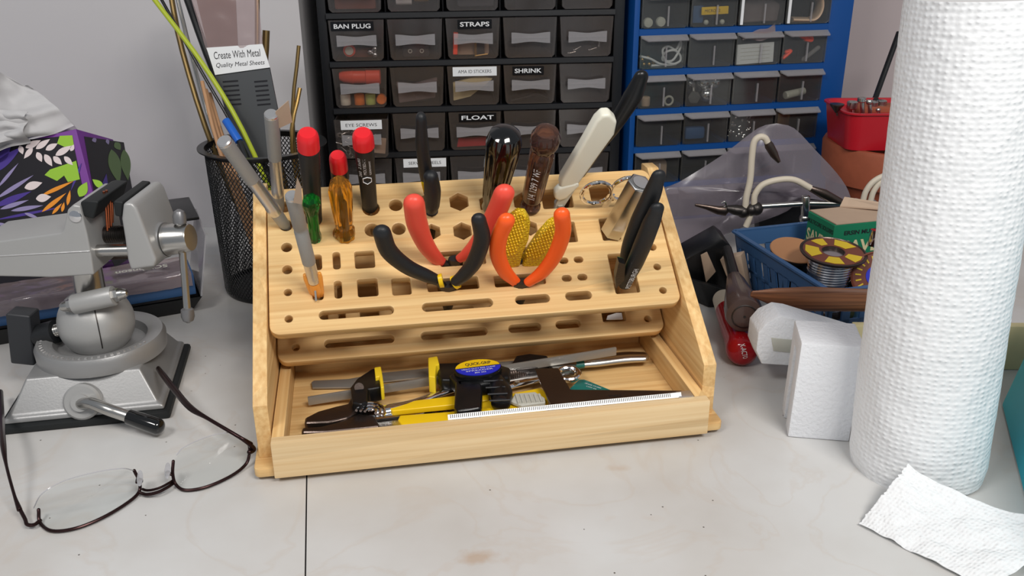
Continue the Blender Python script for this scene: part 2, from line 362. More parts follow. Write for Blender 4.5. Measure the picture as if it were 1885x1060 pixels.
    def flat(s, outer, holes, F, th, bv=.4):
        """flat plate with openings; local xy outline in mm, thickness centred on z=0"""
        c = D.curves.new('c', 'CURVE'); c.dimensions = '2D'; c.fill_mode = 'BOTH'; c.extrude = th/2-bv; c.bevel_depth = bv; c.bevel_resolution = 1; c.offset = -bv
        for P in [outer]+list(holes):
            q = c.splines.new('POLY'); q.points.add(len(P)-1); q.use_cyclic_u = True
            for i, p in enumerate(P): q.points[i].co = (p[0], p[1], 0, 1)
        o = D.objects.new('c', c); COL.objects.link(o); dg = bpy.context.evaluated_depsgraph_get(); me = D.meshes.new_from_object(o.evaluated_get(dg))
        s.mesh(me, F); D.objects.remove(o); D.curves.remove(c); D.meshes.remove(me)

ROOT = {}
def wm(o):
    m = o.matrix_basis.copy()
    return (wm(o.parent) @ m) if o.parent else m
def obj(name, m, mats, parent=None, origin=None, flatsh=False, sharp=35):
    """links the builder's mesh as one object; world millimetres in, metres out"""
    if not isinstance(mats, (list, tuple)): mats = [mats]
    me = D.meshes.new(name); bmesh.ops.recalc_face_normals(m.b, faces=m.b.faces); m.b.to_mesh(me); m.b.free()
    for x in mats: me.materials.append(MT[x])
    o = D.objects.new(name, me); COL.objects.link(o)
    if parent is not None:
        o.parent = parent; T = wm(parent).inverted()
    else:
        if origin is None:
            c = [v.co for v in me.vertices]; origin = V((sum(v.x for v in c)/len(c), sum(v.y for v in c)/len(c), min(v.z for v in c)))
        o.location = V(origin)*K; T = MX.Translation(-V(origin)*K)
    me.transform(T @ MX.Diagonal((K, K, K, 1)))
    if not flatsh and len(me.polygons) < 60000:
        me.set_sharp_from_angle(angle=R(sharp))
    return o
def tag(o, label, cat, group=None):
    o['label'] = label; o['category'] = cat
    if group: o['group'] = group
    return o
def thing(name, label, cat, loc, yaw=0, group=None):
    e = D.objects.new(name, None); COL.objects.link(e); e.location = V(loc)*K; e.rotation_euler = (0, 0, yaw); e.empty_display_size = .02
    return tag(e, label, cat, group)
def struct(name, m, mats): o = obj(name, m, mats, origin=(0, 0, 0)); o['kind'] = 'structure'; return o
def child_copy(src, parent, loc):
    c = src.copy(); COL.objects.link(c); c.parent = parent; c.location = V(loc)*K
    for ch in src.children:
        d = ch.copy(); COL.objects.link(d); d.parent = c
    return c
def rrect(cx, cy, w, h, r, k=4):
    r = min(r, w/2-.01, h/2-.01); P = []
    for (sx, sy, a0) in ((1, 1, 0), (-1, 1, 90), (-1, -1, 180), (1, -1, 270)):
        for i in range(k+1):
            a = R(a0+90*i/k); P.append((cx+sx*(w/2-r)+r*cos(a), cy+sy*(h/2-r)+r*sin(a)))
    return P
def ngon(cx, cy, r, n, a0=0): return [(cx+r*cos(R(a0)+2*PI*i/n), cy+r*sin(R(a0)+2*PI*i/n)) for i in range(n)]

# ================================================================== THE ROOM
m = M(); m.box((0, 300, -760), (3200, 2600, 20)); struct('floor', m, 'dk')
m = M(); m.box((0, 1115, 200), (3200, 20, 1940)); struct('wall_back', m, 'wallr')
m = M(); m.box((-908, 1032, 200), (1384, 145, 1940)); struct('wall_left', m, 'wall')
tb = thing('workbench', 'pale marbled laminate workbench top with a straight seam between its two leaves', 'table', (0, 500, -30))
# the seam runs through (-98,336) .. (-140,560)
sa, sb_ = aZ(562, 1060), aZ(564.5, 884)
sd = (sb_-sa).normalized(); s0 = sa-sd*300; s1 = sa+sd*720
s1 = s0+sd*((1104-s0.y)/sd.y); nn = V((sd.y, -sd.x, 0))*.45
for L_, R_ in (((-1300, s0.y, 0), s0-nn), ((1300, s0.y, 0), s0+nn)):
    e1 = s1+(R_-s0); SY_ = 1104
    m = M(); P = [V((L_[0], s0.y, -30)), V((R_.x, R_.y, -30)), V((e1.x, e1.y, -30)), V((L_[0], SY_, -30))]
    m.prism(P, (0, 0, 30)); obj('table_leaf', m, 'marble', tb)
for x in (-1150, 1150):
    for y in (120, 1040): m = M(); m.box((x, y, -390), (60, 60, 720)); m.bev(4); obj('leg', m, 'dk', tb)

# ================================================================== THE BAMBOO ORGANISER
OX, OY, YAW, W = -159.46, 480.2, R(9.96), 300.0
OF = MX.Translation((OX, OY, 0)) @ MX.Rotation(YAW, 4, 'Z')
org = thing('tool_organizer', 'sloping bamboo tool organizer with two drilled tiers and an open drawer', 'organizer', (OX, OY, 0), YAW)
T_ = 9.0
for u in (0, W-T_):
    m = M(OF); m.prism([(u, 0, 9), (u, 0, 46), (u, 137.6, 144.4), (u, 152, 144.4), (u, 152, 9)], (T_, 0, 0)); m.bev(.7)
    obj('side_panel', m, 'bam_v', org)
m = M(OF); m.flat(rrect(W/2, 69, W+5, 164, 4), [], MX.Translation((0, 0, 6)), 6, .8); obj('base_board', m, 'bam_u', org)
m = M(OF); m.box((W/2, 148, 74), (W-2*T_, 6, 130)); obj('back_panel', m, 'bam_u', org)
for u in (20, W-20):
    for v in (8, 140): m = M(OF); m.cyl((u, v, 0), (u, v, 3), 6, n=16); obj('foot', m, 'dk', org)
SL = math.atan2(143.31-72.79, 130.71-44.6)
eu = OF.to_3x3() @ V((1, 0, 0)); es = OF.to_3x3() @ V((0, cos(SL), sin(SL))); en = eu.cross(es)
PO = OF @ V((0, 44.6, 72.79))
def PLW(u, s, h=0): return PO + eu*u + es*s + en*h
def PL(x, y, h=0): return aP(x, y, PO+en*h, en)
rnd = lambda u, s, r=3.6: ngon(u, s, r, 16)
sl = lambda u, s, w, h=6.4: rrect(u, s, w, h, h/2-.05, 6)
HOLES = [rnd(22.5, 65.4, 3.6), rnd(22.5, 47.8, 3.3), rnd(22.5, 30.4, 2.6), rnd(22.5, 10.7, 2.6), rnd(22.5, 83, 4.4), rnd(22, 98.5, 4.4),
  rnd(278.6, 65, 3.6), rnd(278.6, 46, 3), rnd(278.6, 29.5, 2.6), rnd(278.6, 10.5, 2.6), rnd(278, 84, 4), rnd(278, 100, 4),
  rnd(99, 94.5, 4.8), rnd(99.5, 74.6, 4.8), rnd(81, 75, 5.2), rnd(81.4, 93, 6), rnd(61, 94, 6), rnd(60.5, 74, 6.5), rnd(41, 94, 6), rnd(41, 72, 5),
  ngon(144.3, 94.2, 7.6, 6, 30), ngon(144, 69.6, 7.2, 6, 30), ngon(122.6, 70.6, 6.4, 6, 30), ngon(192, 68.6, 6.4, 6, 30), ngon(120, 94.5, 7, 6, 30),
  ngon(166.5, 91, 8.4, 6, 30), ngon(191, 91, 8, 6, 30),
  rrect(42, 52, 7, 12, 2), rrect(55.4, 52.3, 5, 13.4, 2), rrect(74.4, 51.6, 13.4, 13.4, 1.5), rrect(42, 29.5, 7, 13, 2), rrect(55.3, 29.8, 5, 13.2, 2), rrect(75, 29.6, 13.6, 13.4, 1.5), rrect(97.6, 28.6, 12.8, 12.8, 1.5),
  sl(66.5, 11.4, 49), sl(134, 11.4, 48), sl(185.6, 11.4, 24), sl(218, 11.4, 18.6),
  sl(212.2, 39.9, 6.4, 5), sl(223, 39.9, 6.6, 5), sl(212, 25.7, 6.8, 5), sl(223.2, 25.7, 6.8, 5),
  rrect(141.5, 47.6, 31.5, 11.6, 1.2), rrect(183.5, 47.2, 32.5, 11, 1.2), rrect(132.6, 27.6, 35, 9.4, 1.2), rrect(179, 27, 35.5, 8.6, 1.2),
  rrect(219.6, 63, 11.5, 17, 1.2), rrect(250.4, 63.2, 13.2, 18.5, 1.2), rrect(253.3, 26.5, 17.4, 32, 1.2), rrect(216.2, 92, 22.6, 16.4, 1.2), rrect(250, 95, 17, 15.6, 1.2)]
PF = fr(PLW(0, 0, -3.6), eu, es)
m = M(); m.flat(rrect(W/2, 56.6, W-2*T_-2, 114, 7, 6), HOLES, PF, 7.2, .7); obj('holder_board', m, 'bam_u', org)
low = [h for h in HOLES if sum(p[1] for p in h)/len(h) < 66]
PF2 = fr(PLW(0, 0, -3.6-45), eu, es)
m = M(); m.flat(rrect(W/2, 42.5, W-2*T_-2, 86, 7, 6), low, PF2, 7.2, .7); obj('holder_board', m, 'bam_u', org)
# drawer, pulled out a little
dw = thing('drawer', '', '', OF @ V((0, -17.5, 9)), YAW); dw.parent = org; dw.matrix_parent_inverse = MX()
for k_ in ('label', 'category'): del dw[k_]
dw.location = V((0, -17.5, 9))*K; dw.rotation_euler = (0, 0, 0)
DU0, DU1 = T_+1, W-T_-1
m = M(OF); m.box(((DU0+DU1)/2, -13.5, 16.6), (DU1-DU0, 8, 25)); m.bev(.8); obj('drawer_front', m, 'bam_p', dw)
for u in (DU0+3.8, DU1-3.8): m = M(OF); m.box((u, 50, 19.4), (7.6, 119, 18.4)); m.bev(.6); obj('drawer_side', m, 'bam_v', dw)
m = M(OF); m.box(((DU0+DU1)/2, 113, 19.4), (DU1-DU0-15.4, 7, 18.4)); m.bev(.6); obj('drawer_back', m, 'bam_u', dw)
m = M(OF); m.box(((DU0+DU1)/2, 50, 10.2), (DU1-DU0-15.4, 119, 2)); obj('drawer_bottom', m, 'bam_u', dw)
def OL(u, v, z): return OF @ V((u, v, z))

# ================================================================== TOOLS STANDING IN THE HOLDER BOARD
oy = OF.to_3x3()
class Lean:
    """plane through a point on the board, spanned by the board's width and the tool's own axis"""
    def __init__(s, bx, by, lean, h=0, side=0):
        s.B = PL(bx, by, h); s.D = oy @ V((0, -sin(R(lean)), cos(R(lean)))); s.N = eu.cross(s.D).normalized()
        s.N = (oy @ MX.Rotation(R(side), 3, 'Z')) @ V((0, cos(R(lean)), sin(R(lean)))) if side else s.N
    def p(s, x, y, d=0): return aP(x, y, s.B+s.N*d, s.N)
def mm(px, P): return px*((V(P)-CAM).dot(fw))/FOC
def wrap(m, t, p0, ax, r, face, along, h, wd=None, flip=1, mi=1, off=.12):
    """writing wrapped on a round handle: runs along the axis; FACE is the side it looks to"""
    q = M(); q.text(t, MX(), h, wd); ax = V(ax).normalized(); fz = (V(face)-ax*V(face).dot(ax)).normalized(); sd_ = ax.cross(fz)
    for v in q.b.verts:
        a = -flip*v.co.y/r; v.co = V(p0)+ax*(along+flip*v.co.x)+(fz*cos(a)+sd_*sin(a))*(r+off)
    me = D.meshes.new('w'); q.b.to_mesh(me); q.b.free(); F0 = m.F; m.F = MX(); m.i = mi; m.mesh(me, MX()); m.i = 0; m.F = F0; D.meshes.remove(me)
def base_of(P): return V((P.x, P.y, P.z))

def knife(label, b, t, lean, rpx, flag=None, segs=()):
    L_ = Lean(b[0], b[1], lean); A = L_.p(*t); B = L_.B; ax = (A-B).normalized(); ln = (A-B).length; r = mm(rpx, A)
    root = thing('craft_knife', label, 'knife', B, group=None)
    m = M(); m.lathe([(r*.2, ln), (r*.82, ln), (r*.98, ln-.9), (r*.98, ln-3)], B, ax, 24); obj('end_cap', m, 'alu', root)
    m = M(); m.lathe([(r, ln*.56), (r, ln-2.5)], B, ax, 24); obj('knurled_grip', m, 'alu_m', root)
    m = M(); m.lathe([(r*.9, ln*.16), (r*.97, ln*.18), (r*.97, ln*.24), (r*.9, ln*.25), (r*.9, ln*.555), (r*.97, ln*.56)], B, ax, 24); obj('handle', m, 'alu', root)
    m = M(); m.lathe([(r*.55, -4), (r*.8, 0), (r*.88, ln*.1), (r*.9, ln*.16)], B, ax, 24); obj('collet', m, 'alu_m', root)
    m = M(); m.lathe([(1.6, -26), (2, -4)], B, ax, 10); obj('shank', m, 'steel', root)
    if flag:
        m = M(); pts = [L_.p(x, y, 1.0) for x, y in flag]; m.prism(pts, L_.N*.5); obj('tape_flag', m, 'card', root)
    return root, L_, B, ax, ln, r
knife('aluminium craft knife leaning steeply outward over the board edge towards the mesh cup', (524, 414), (411, 258), 33, 14.5)
knife('aluminium craft knife standing upright with a beige tape flag at its top', (514, 384), (499, 208), 33, 13.2, [(507, 205), (531, 184), (538, 224), (512, 236)])
# third knife with an orange collar
L_ = Lean(583, 538, 30); A = L_.p(537, 358); B = L_.B; ax = (A-B).normalized(); ln = (A-B).length; r = mm(13.6, A)
k3 = thing('craft_knife', 'aluminium craft knife with a translucent orange collar round its lower end', 'knife', B)
m = M(); m.lathe([(r*.2, ln), (r*.82, ln), (r*.98, ln-.9), (r*.98, ln-3)], B, ax, 24); obj('end_cap', m, 'alu', k3)
m = M(); m.lathe([(r, ln*.34), (r, ln*.66), (r*.93, ln*.665), (r*.93, ln*.7), (r, ln*.705), (r, ln-2.5)], B, ax, 24); obj('knurled_grip', m, 'alu_m', k3)
m = M(); m.lathe([(r*.9, ln*.13), (r*.95, ln*.15), (r*.95, ln*.18), (r*.9, ln*.19), (r*.93, ln*.34)], B, ax, 24); obj('handle', m, 'alu', k3)
m = M(); sx_ = ax.cross(L_.N).normalized()
for s_ in (-1, 1):
    m.tube([B+sx_*s_*r*.55-ax*3, B+sx_*s_*r*.75+ax*ln*.08, B+sx_*s_*r*.95+ax*ln*.17, B+sx_*s_*r*1.1+ax*ln*.21], [2.2, 2.4, 2.2, 1.2], 12, rd=(0, .5))
m.lathe([(r*.6, -4), (r*.95, ln*.02), (r*1.0, ln*.08), (r*.9, ln*.12)], B, ax, 20); obj('collar', m, 'orangec', k3)
m = M(); m.lathe([(1.2, -26), (1.6, -3)], B, ax, 10); m.box(B+ax*6+L_.N*(r*1.02), (1.2, 1.2, 12), None); obj('shank', m, 'steel', k3)
m = M(); m.prism([L_.p(x, y, 5) for x, y in ((540, 372), (547, 326), (555, 344), (556, 375))], L_.N*.5); obj('tape_flag', m, 'card', k3)

def driver(name, label, b, t, lean, capr, bodyr, endr, capmat='red', cap=.17, writing=False, body='blkm', sides=None):
    L_ = Lean(b[0], b[1], lean); A = L_.p(*t); B = L_.B; ax = (A-B).normalized(); ln = (A-B).length
    r0, r1, r2 = mm(capr, A), mm(bodyr, A), mm(endr, B)
    root = thing(name, label, 'screwdriver', B)
    m = M(); m.lathe([(r0*.3, ln), (r0*.74, ln-.3), (r0*.92, ln-2), (r0, ln-5), (r0*1.02, ln*(1-cap)), (r0*.9, ln*(1-cap)-.4)], B, ax, 32); obj('swivel_cap', m, capmat, root)
    m = M(); m.lathe([(r2*.75, -3), (r2, -.5), (r2, ln*.08), (r1*.93, ln*.55), (r1, ln*.7), (r1, ln*(1-cap)-1), (r1*.8, ln*(1-cap))], B, ax, 32)
    mats = [body, 'embw']
    if writing:
        fc = (CAM-B).normalized()
        wrap(m, '260  2.5x80', B, ax, r1*.98, fc+eu*-.55, ln*.62, 2.3, ln*.24)
        wrap(m, 'MOLYBDAN', B, ax, r1*.98, fc+eu*-.1, ln*.64, 2.0, ln*.2)
        wrap(m, 'GERMANY', B, ax, r1*.98, fc+eu*.3, ln*.62, 1.3, ln*.18)
        q = [ngon(0, 0, 3.4, 6, 0)]
        sd2 = ax.cross(fc).normalized(); f2 = (fc-ax*fc.dot(ax)).normalized()
        m.i = 1; pts = [B+ax*(ln*.46+p[0])+(f2*cos(p[1]/r1)+sd2*sin(p[1]/r1))*(r1*.95+.3) for p in ngon(0, 0, 3.3, 6, 0)]
        m.tube(pts, .35, 6, closed=True); m.i = 0
    obj('handle', m, mats, root)
    m = M(); m.lathe([(1.5, -30), (1.5, -2)], B, ax, 10); obj('shank', m, 'steel', root)
    return root
driver('precision_screwdriver', 'black screwdriver with the biggest red cap, standing behind the small green one', (578, 404), (566, 243), 31, 20.5, 20, 15)
driver('precision_screwdriver', 'short black screwdriver with a red cap, hidden behind the amber handle', (632, 372), (621, 284), 31, 16.5, 17, 12, cap=.45)
driver('precision_screwdriver', 'black screwdriver with red cap and white lettering along its handle', (681, 380), (667, 243), 31, 20, 18.5, 14, writing=True)

# green fluted screwdriver
L_ = Lean(580, 440, 30); A = L_.p(572, 362); B = L_.B; ax = (A-B).normalized(); ln = (A-B).length; q = mm(1, A)
g = thing('fluted_screwdriver', 'small transparent green screwdriver with a bulbous dark top', 'screwdriver', B)
fl = lambda n, a: (lambda t, h: 1-a*abs(sin(PI*n*t)) if 0 else 1-a*(.5+.5*cos(2*PI*n*t)))
m = M(); m.lathe([(10*q, -2), (13*q, 1), (13*q, 4), (11*q, 8), (11*q, ln*.55), (14*q, ln*.7), (18*q, ln*.84), (16*q, ln*.95), (9*q, ln)], B, ax, 48, sides=fl(6, .12)); obj('handle', m, 'green', g)
m = M(); m.lathe([(1.4, -30), (1.4, ln*.6)], B, ax, 10); obj('shank', m, 'steel', g)
# amber handle
L_ = Lean(636, 434, 30); A = L_.p(624, 330); B = L_.B; ax = (A-B).normalized(); ln = (A-B).length; q = mm(1, A)
g = thing('fluted_screwdriver', 'transparent amber faceted screwdriver handle in the front row of drivers', 'screwdriver', B)
m = M(); m.lathe([(14*q, -3), (20*q, 0), (20*q, 7), (16*q, 10), (18*q, 13), (21*q, ln*.55), (23*q, ln*.84), (18*q, ln*.95), (11*q, ln)], B, ax, 48, sides=fl(8, .1)); obj('handle', m, 'amber', g, sharp=25)
m = M(); m.lathe([(1.6, -30), (1.6, ln*.62), (.6, ln*.7)], B, ax, 10); obj('shank', m, 'dsteel', g)

# big black and big brown drivers
def bigdriver(label, b, t, lean, prof, matn, n, a, writing=None, sh=2.4):
    L_ = Lean(b[0], b[1], lean); A = L_.p(*t); B = L_.B; ax = (A-B).normalized(); ln = (A-B).length; q = mm(1, A)
    g = thing('nut_driver', label, 'screwdriver', B)
    m = M(); m.lathe([(r*q, h*ln) for r, h in prof], B, ax, 64, sides=lambda t_, h: 1-(a*(.5+.5*cos(2*PI*n*t_)) if .2*ln < h < .8*ln else 0))
    if writing: wrap(m, writing, B, ax, 20.5*q, (CAM-B)+eu*-40, ln*.42, 4.4, ln*.38, off=1.2)
    obj('handle', m, [matn, 'embw'], g)
    m = M(); m.lathe([(sh, -30), (sh, ln*.6)], B, ax, 12); obj('shank', m, 'steel', g)
bigdriver('fat glossy black fluted driver handle with a domed top', (904, 388), (932, 238), 30, [(14, .005), (19, .03), (21, .06), (19, .12), (25, .22), (30, .5), (34, .74), (34, .86), (29, .95), (18, .99), (6, 1.005)], 'blkg', 8, .1)
bigdriver('smoky brown transparent driver handle with faint lettering, beside the fat black one', (975, 384), (1008, 238), 30, [(13, .005), (18, .015), (21, .035), (20, .07), (16, .11), (21, .16), (23, .5), (25, .72), (22, .76), (28, .84), (28, .92), (22, .98), (12, 1.0)], 'brown', 8, .12, '1/4 1299 7 WF')

def pliers(name, label, base, lean, handles, grip, jaw=(5, 30), extra=None, piv=4.5):
    L_ = Lean(base[0], base[1], lean); B = L_.B
    g = thing(name, label, 'pliers', B)
    for i, (pts, wd) in enumerate(handles):
        P = [L_.p(x, y, (1.2 if i else -1.2)) for x, y in pts]; S_ = spline(P, 6)
        rr = interp([mm(k_, P[0]) for k_ in wd], len(S_))
        m = M(); m.tube(S_, rr, 16, flat=.8, nrm=L_.N, rd=(1, .6)); obj('grip', m, grip, g)
    m = M(); m.tube([B+L_.D*4, B-L_.D*8, B-L_.D*jaw[1]], [jaw[0], jaw[0]*1.2, 2], 12, flat=.6, nrm=L_.N)
    for pts, wd in handles: m.tube([L_.p(*pts[-1]), B-L_.D*6], [3, 3.4], 10, flat=.8, nrm=L_.N)
    m.cyl(B-L_.D*5-L_.N*4, B-L_.D*5+L_.N*4, 3, n=16); obj('jaws', m, 'gun', g)
    if extra: extra(L_, g)
    return L_, g
pliers('long_nose_pliers', 'coral red handled pliers in the middle of the board', (838, 482), 30,
  [([(762, 374), (768, 412), (782, 447), (800, 472), (816, 484)], [20, 20.5, 18, 15, 10]), ([(928, 356), (913, 392), (890, 432), (866, 462), (846, 476)], [20, 20, 18, 15, 10])], 'coral')
def yel_bands(L_, g):
    for pts in (((808, 505), (815, 528)), ((846, 526), (832, 512))):
        m = M(); P = [L_.p(*p) for p in pts]; c = (P[0]+P[1])/2; dr = (P[1]-P[0]).normalized(); ax_ = dr.cross(L_.N)
        m.tube([c-ax_*1.4, c+ax_*1.4], [5.6, 5.2], 16, flat=.8, nrm=L_.N); obj('band', m, 'yel', g)
pliers('diagonal_cutters', 'black gripped cutters with yellow bands, their handles spread wide', (826, 530), 30,
  [([(703, 428), (716, 462), (748, 490), (782, 506), (806, 516)], [17, 17.5, 16.5, 15, 12]), ([(881, 404), (887, 440), (874, 480), (856, 504), (838, 519)], [14, 16.5, 16.5, 15, 12])], 'blkm', extra=yel_bands)
pliers('end_cutters', 'bright orange handled pliers nearest the front of the board', (960, 524), 30,
  [([(932, 406), (919, 436), (917, 470), (930, 500), (950, 520)], [16.5, 16.5, 16, 15, 11]), ([(1034, 395), (1036, 428), (1022, 468), (999, 500), (972, 520)], [15.5, 16, 16, 15, 11])], 'orange')
# upright black pliers seen edge on
L_ = Lean(794, 388, 26); B = L_.B
g = thing('long_nose_pliers', 'closed black gripped pliers seen edge on, rising highest beside the red caps', 'pliers', B)
m = M(); P = [L_.p(x, y, -5) for x, y in ((775, 218), (777, 265), (783, 312), (790, 355))]; m.tube(spline(P), [mm(k_, P[0]) for k_ in interp([10, 12.5, 13.5, 11], 19)], 16, flat=1.2, rd=(1.3, 0)); obj('grip', m, 'blkm', g)
m = M(); P = [L_.p(x, y, 5) for x, y in ((793, 326), (796, 350), (795, 376), (794, 386))]; m.tube(spline(P), [mm(k_, P[0]) for k_ in interp([14, 16, 15, 12], 19)], 16, flat=1.0, rd=(1, .5)); obj('grip', m, 'blkm', g)
m = M(); m.prism([L_.p(x, y, 1) for x, y in ((775, 334), (782, 336), (784, 352), (779, 350))], L_.N*2); obj('band', m, 'yel', g)
m = M(); m.tube([B, B-L_.D*34], [5, 2], 12); obj('jaws', m, 'gun', g)

# yellow waffle-gripped pliers
L_ = Lean(955, 478, 30); B = L_.B
g = thing('flat_pliers', 'yellow pliers with waffle textured flat grips, between the coral and orange handles', 'pliers', B)
def waffle(name):
    m = D.materials.new(name); m.use_nodes = True; nt = m.node_tree; b = nt.nodes['Principled BSDF']; Lk = nt.links.new
    tc = nt.nodes.new('ShaderNodeTexCoord'); mp = nt.nodes.new('ShaderNodeMapping'); mp.inputs['Scale'].default_value = (500, 500, 500); mp.inputs['Rotation'].default_value = (0, 0, .3); Lk(tc.outputs['Object'], mp.inputs[0])
    v = nt.nodes.new('ShaderNodeTexVoronoi'); v.inputs['Scale'].default_value = 1; v.inputs['Randomness'].default_value = .1; v.distance = 'CHEBYCHEV'; Lk(mp.outputs[0], v.inputs['Vector'])
    b.inputs['Base Color'].default_value = lin((232, 196, 24)); b.inputs['Roughness'].default_value = .4
    bp = nt.nodes.new('ShaderNodeBump'); bp.inputs['Strength'].default_value = 1; bp.inputs['Distance'].default_value = .002; Lk(v.outputs['Distance'], bp.inputs['Height']); Lk(bp.outputs[0], b.inputs['Normal'])
    return m
MT['waffle'] = waffle('waffle_grip_yellow')
for poly in (((936, 392), (952, 380), (966, 382), (973, 394), (970, 425), (960, 450), (954, 474), (940, 478), (927, 472), (927, 440)),
             ((1008, 402), (1019, 396), (1025, 402), (1025, 440), (1014, 462), (997, 478), (976, 479), (958, 474), (972, 448), (988, 424))):
    m = M(); m.prism([L_.p(x, y, -2) for x, y in poly], L_.N*8); m.bev(1.6, 3); 
    m.b.verts.ensure_lookup_table(); obj('grip', m, 'waffle', g)
    # raised waffle studs on the face
    m = M(); Pp = [V((x, y, 0)) for x, y in poly]
    def inside(x, y, poly=poly):
        c = False; n = len(poly)
        for i in range(n):
            x1, y1 = poly[i]; x2, y2 = poly[(i+1) % n]
            if (y1 > y) != (y2 > y) and x < (x2-x1)*(y-y1)/(y2-y1)+x1: c = not c
        return c
    for a in range(-14, 30):
        for b_ in range(-14, 30):
            x = 925+a*5.2+b_*1.6; y = 380+b_*5.0-a*1.3
            if all(inside(x+dx, y+dy) for dx, dy in ((-4, -4), (4, -4), (4, 4), (-4, 4))):
                c = L_.p(x, y, 5.9); ux = (L_.p(x+1.6, y-.4, 5.9)-c); uy = (L_.p(x+.5, y+1.6, 5.9)-c)
                m.rings([[c+(ux*i+uy*j) for i, j in ((-1, -1), (1, -1), (1, 1), (-1, 1))], [c+L_.N*.8+(ux*i+uy*j)*.55 for i, j in ((-1, -1), (1, -1), (1, 1), (-1, 1))]], (0, 1))
    obj('waffle_pattern', m, 'yel', g)
m = M(); m.tube([B+L_.D*2, B-L_.D*32], [7, 3], 12, flat=.6, nrm=L_.N); obj('jaws', m, 'gun', g)

# white handled nippers and the long black handled tool behind
L_ = Lean(1030, 372, 30); B = L_.B
g = thing('nippers', 'cream white handled nippers slanting over the board, in front of the long black handle', 'pliers', B)
m = M(); w2 = [(1118, 195), (1131, 208), (1126, 232), (1100, 268), (1062, 322), (1048, 336), (1036, 336), (1026, 328), (1030, 314), (1066, 254), (1092, 208), (1104, 196)]
m.prism([L_.p(x, y, -6) for x, y in w2], L_.N*9); m.bev(4.3, 5); obj('grip', m, 'white', g)
m = M(); w3 = [(1018, 344), (1026, 336), (1052, 330), (1062, 326), (1064, 333), (1040, 356), (1026, 360), (1018, 355)]
m.prism([L_.p(x, y, -2) for x, y in w3], L_.N*6); m.bev(2, 3); obj('grip', m, 'white', g)
m = M(); m.prism([L_.p(x, y, 1) for x, y in ((1030, 356), (1062, 332), (1058, 345), (1034, 382), (1018, 384))], L_.N*2); m.tube([B, B-L_.D*30], [4, 2], 10); obj('jaws', m, 'greyrib', g)
L_ = Lean(1040, 350, 18); B = L_.B
g = thing('long_handled_cutters', 'long black glossy tool handle slanting far above the board behind the cream one', 'pliers', B)
m = M(); P = [L_.p(x, y, -12) for x, y in ((1180, 142), (1164, 178), (1134, 226), (1098, 276), (1066, 322), (1045, 350))]; m.tube(spline(P), [mm(k_, P[0]) for k_ in interp([14, 19, 16, 12, 11, 9], 31)], 18, flat=.7, nrm=L_.N, rd=(1, 0)); obj('grip', m, 'blk', g)
m = M(); m.tube([P[-1], B-L_.D*30], [4, 2], 10); obj('jaws', m, 'dsteel', g)

# scissors
L_ = Lean(1112, 380, 42); B = L_.B
g = thing('scissors', 'small chrome scissors hanging by two finger rings beside the hexagonal bar', 'scissors', B)
for cx, cy, rx, ry, a in ((1098, 355, 28, 18, -.28), (1150, 347, 27, 17, -.5)):
    P = []
    for i in range(32):
        t = 2*PI*i/32; x = rx*cos(t); y = ry*sin(t); P.append(L_.p(cx+x*cos(a)-y*sin(a), cy+x*sin(a)+y*cos(a), 0))
    m = M(); m.tube(P, 1.5, 10, closed=True); obj('finger_ring', m, 'chrome', g)
m = M(); m.tube([L_.p(1122, 364), B-L_.D*10, B-L_.D*34], [2.6, 3.4, 1.2], 10, flat=.5, nrm=L_.N); m.tube([L_.p(1127, 358), B-L_.D*10], [2.2, 3.], 10, flat=.5, nrm=L_.N); obj('blades', m, 'chrome', g)

# hexagonal chrome bar
L_ = Lean(1126, 428, 30); B = L_.B; A = L_.p(1180, 336); ax = (A-B).normalized(); ln = (A-B).length
g = thing('hexagonal_handle', 'bright hexagonal metal handle tilting between scissors and black pliers', 'tool', B)
m = M(); r = mm(25.5, A); m.lathe([(r*.93, .8), (r*.95, ln*.5), (r, ln-1), (r*.9, ln)], B, ax, 6); m.bev(.5); obj('handle', m, 'steel', g)
m = M(); m.lathe([(r*.5, ln), (r*.62, ln+.4), (r*.2, ln+.5)], B, ax, 24); obj('end_disc', m, 'alu', g)
m = M(); m.lathe([(2.4, -30), (2.4, 0)], B, ax, 12); obj('shank', m, 'steel', g)

# black lettered pliers at the far side
L_ = Lean(1146, 524, 30); B = L_.B
g = thing('slip_joint_pliers', 'black pliers with lettered grips standing in the large square opening', 'pliers', B)
m = M(); P = [L_.p(x, y, -7) for x, y in ((1212, 324), (1198, 362), (1180, 404), (1162, 450), (1150, 500))]; m.tube(spline(P), [mm(k_, P[0]) for k_ in interp([14, 19, 21, 19, 15], 25)], 18, flat=.7, nrm=L_.N, rd=(1, .5)); obj('grip', m, 'blkm', g)
P = [L_.p(x, y, 3) for x, y in ((1209, 384), (1198, 412), (1184, 448), (1168, 486), (1150, 526))]; S_ = spline(P)
m = M(); m.tube(S_, [mm(k_, P[0]) for k_ in interp([14, 18, 19, 18, 12], len(S_))], 18, flat=.7, nrm=L_.N, rd=(1, .5))
ax = (P[4]-P[3]).normalized(); rr_ = mm(17.5, P[3]); md = (P[3]+P[4])/2-ax*2
fc = -L_.N
F_ = fr(md+L_.N*(rr_*.7+.35), -ax, L_.N.cross(-ax)); m.i = 1; m.text('PITTSBURGH', F_, 3.6, 21); m.i = 0
obj('grip', m, ['blkm', 'embw'], g)
m = M(); m.prism([L_.p(x, y, 3) for x, y in ((1136, 472), (1148, 476), (1146, 506), (1131, 520), (1130, 500))], L_.N*5); obj('jaws', m, 'gun', g)
m = M(); m.prism([L_.p(x, y, 1) for x, y in ((1137, 472), (1148, 476), (1145, 492), (1135, 488))], L_.N*3); obj('band', m, 'grnp', g)
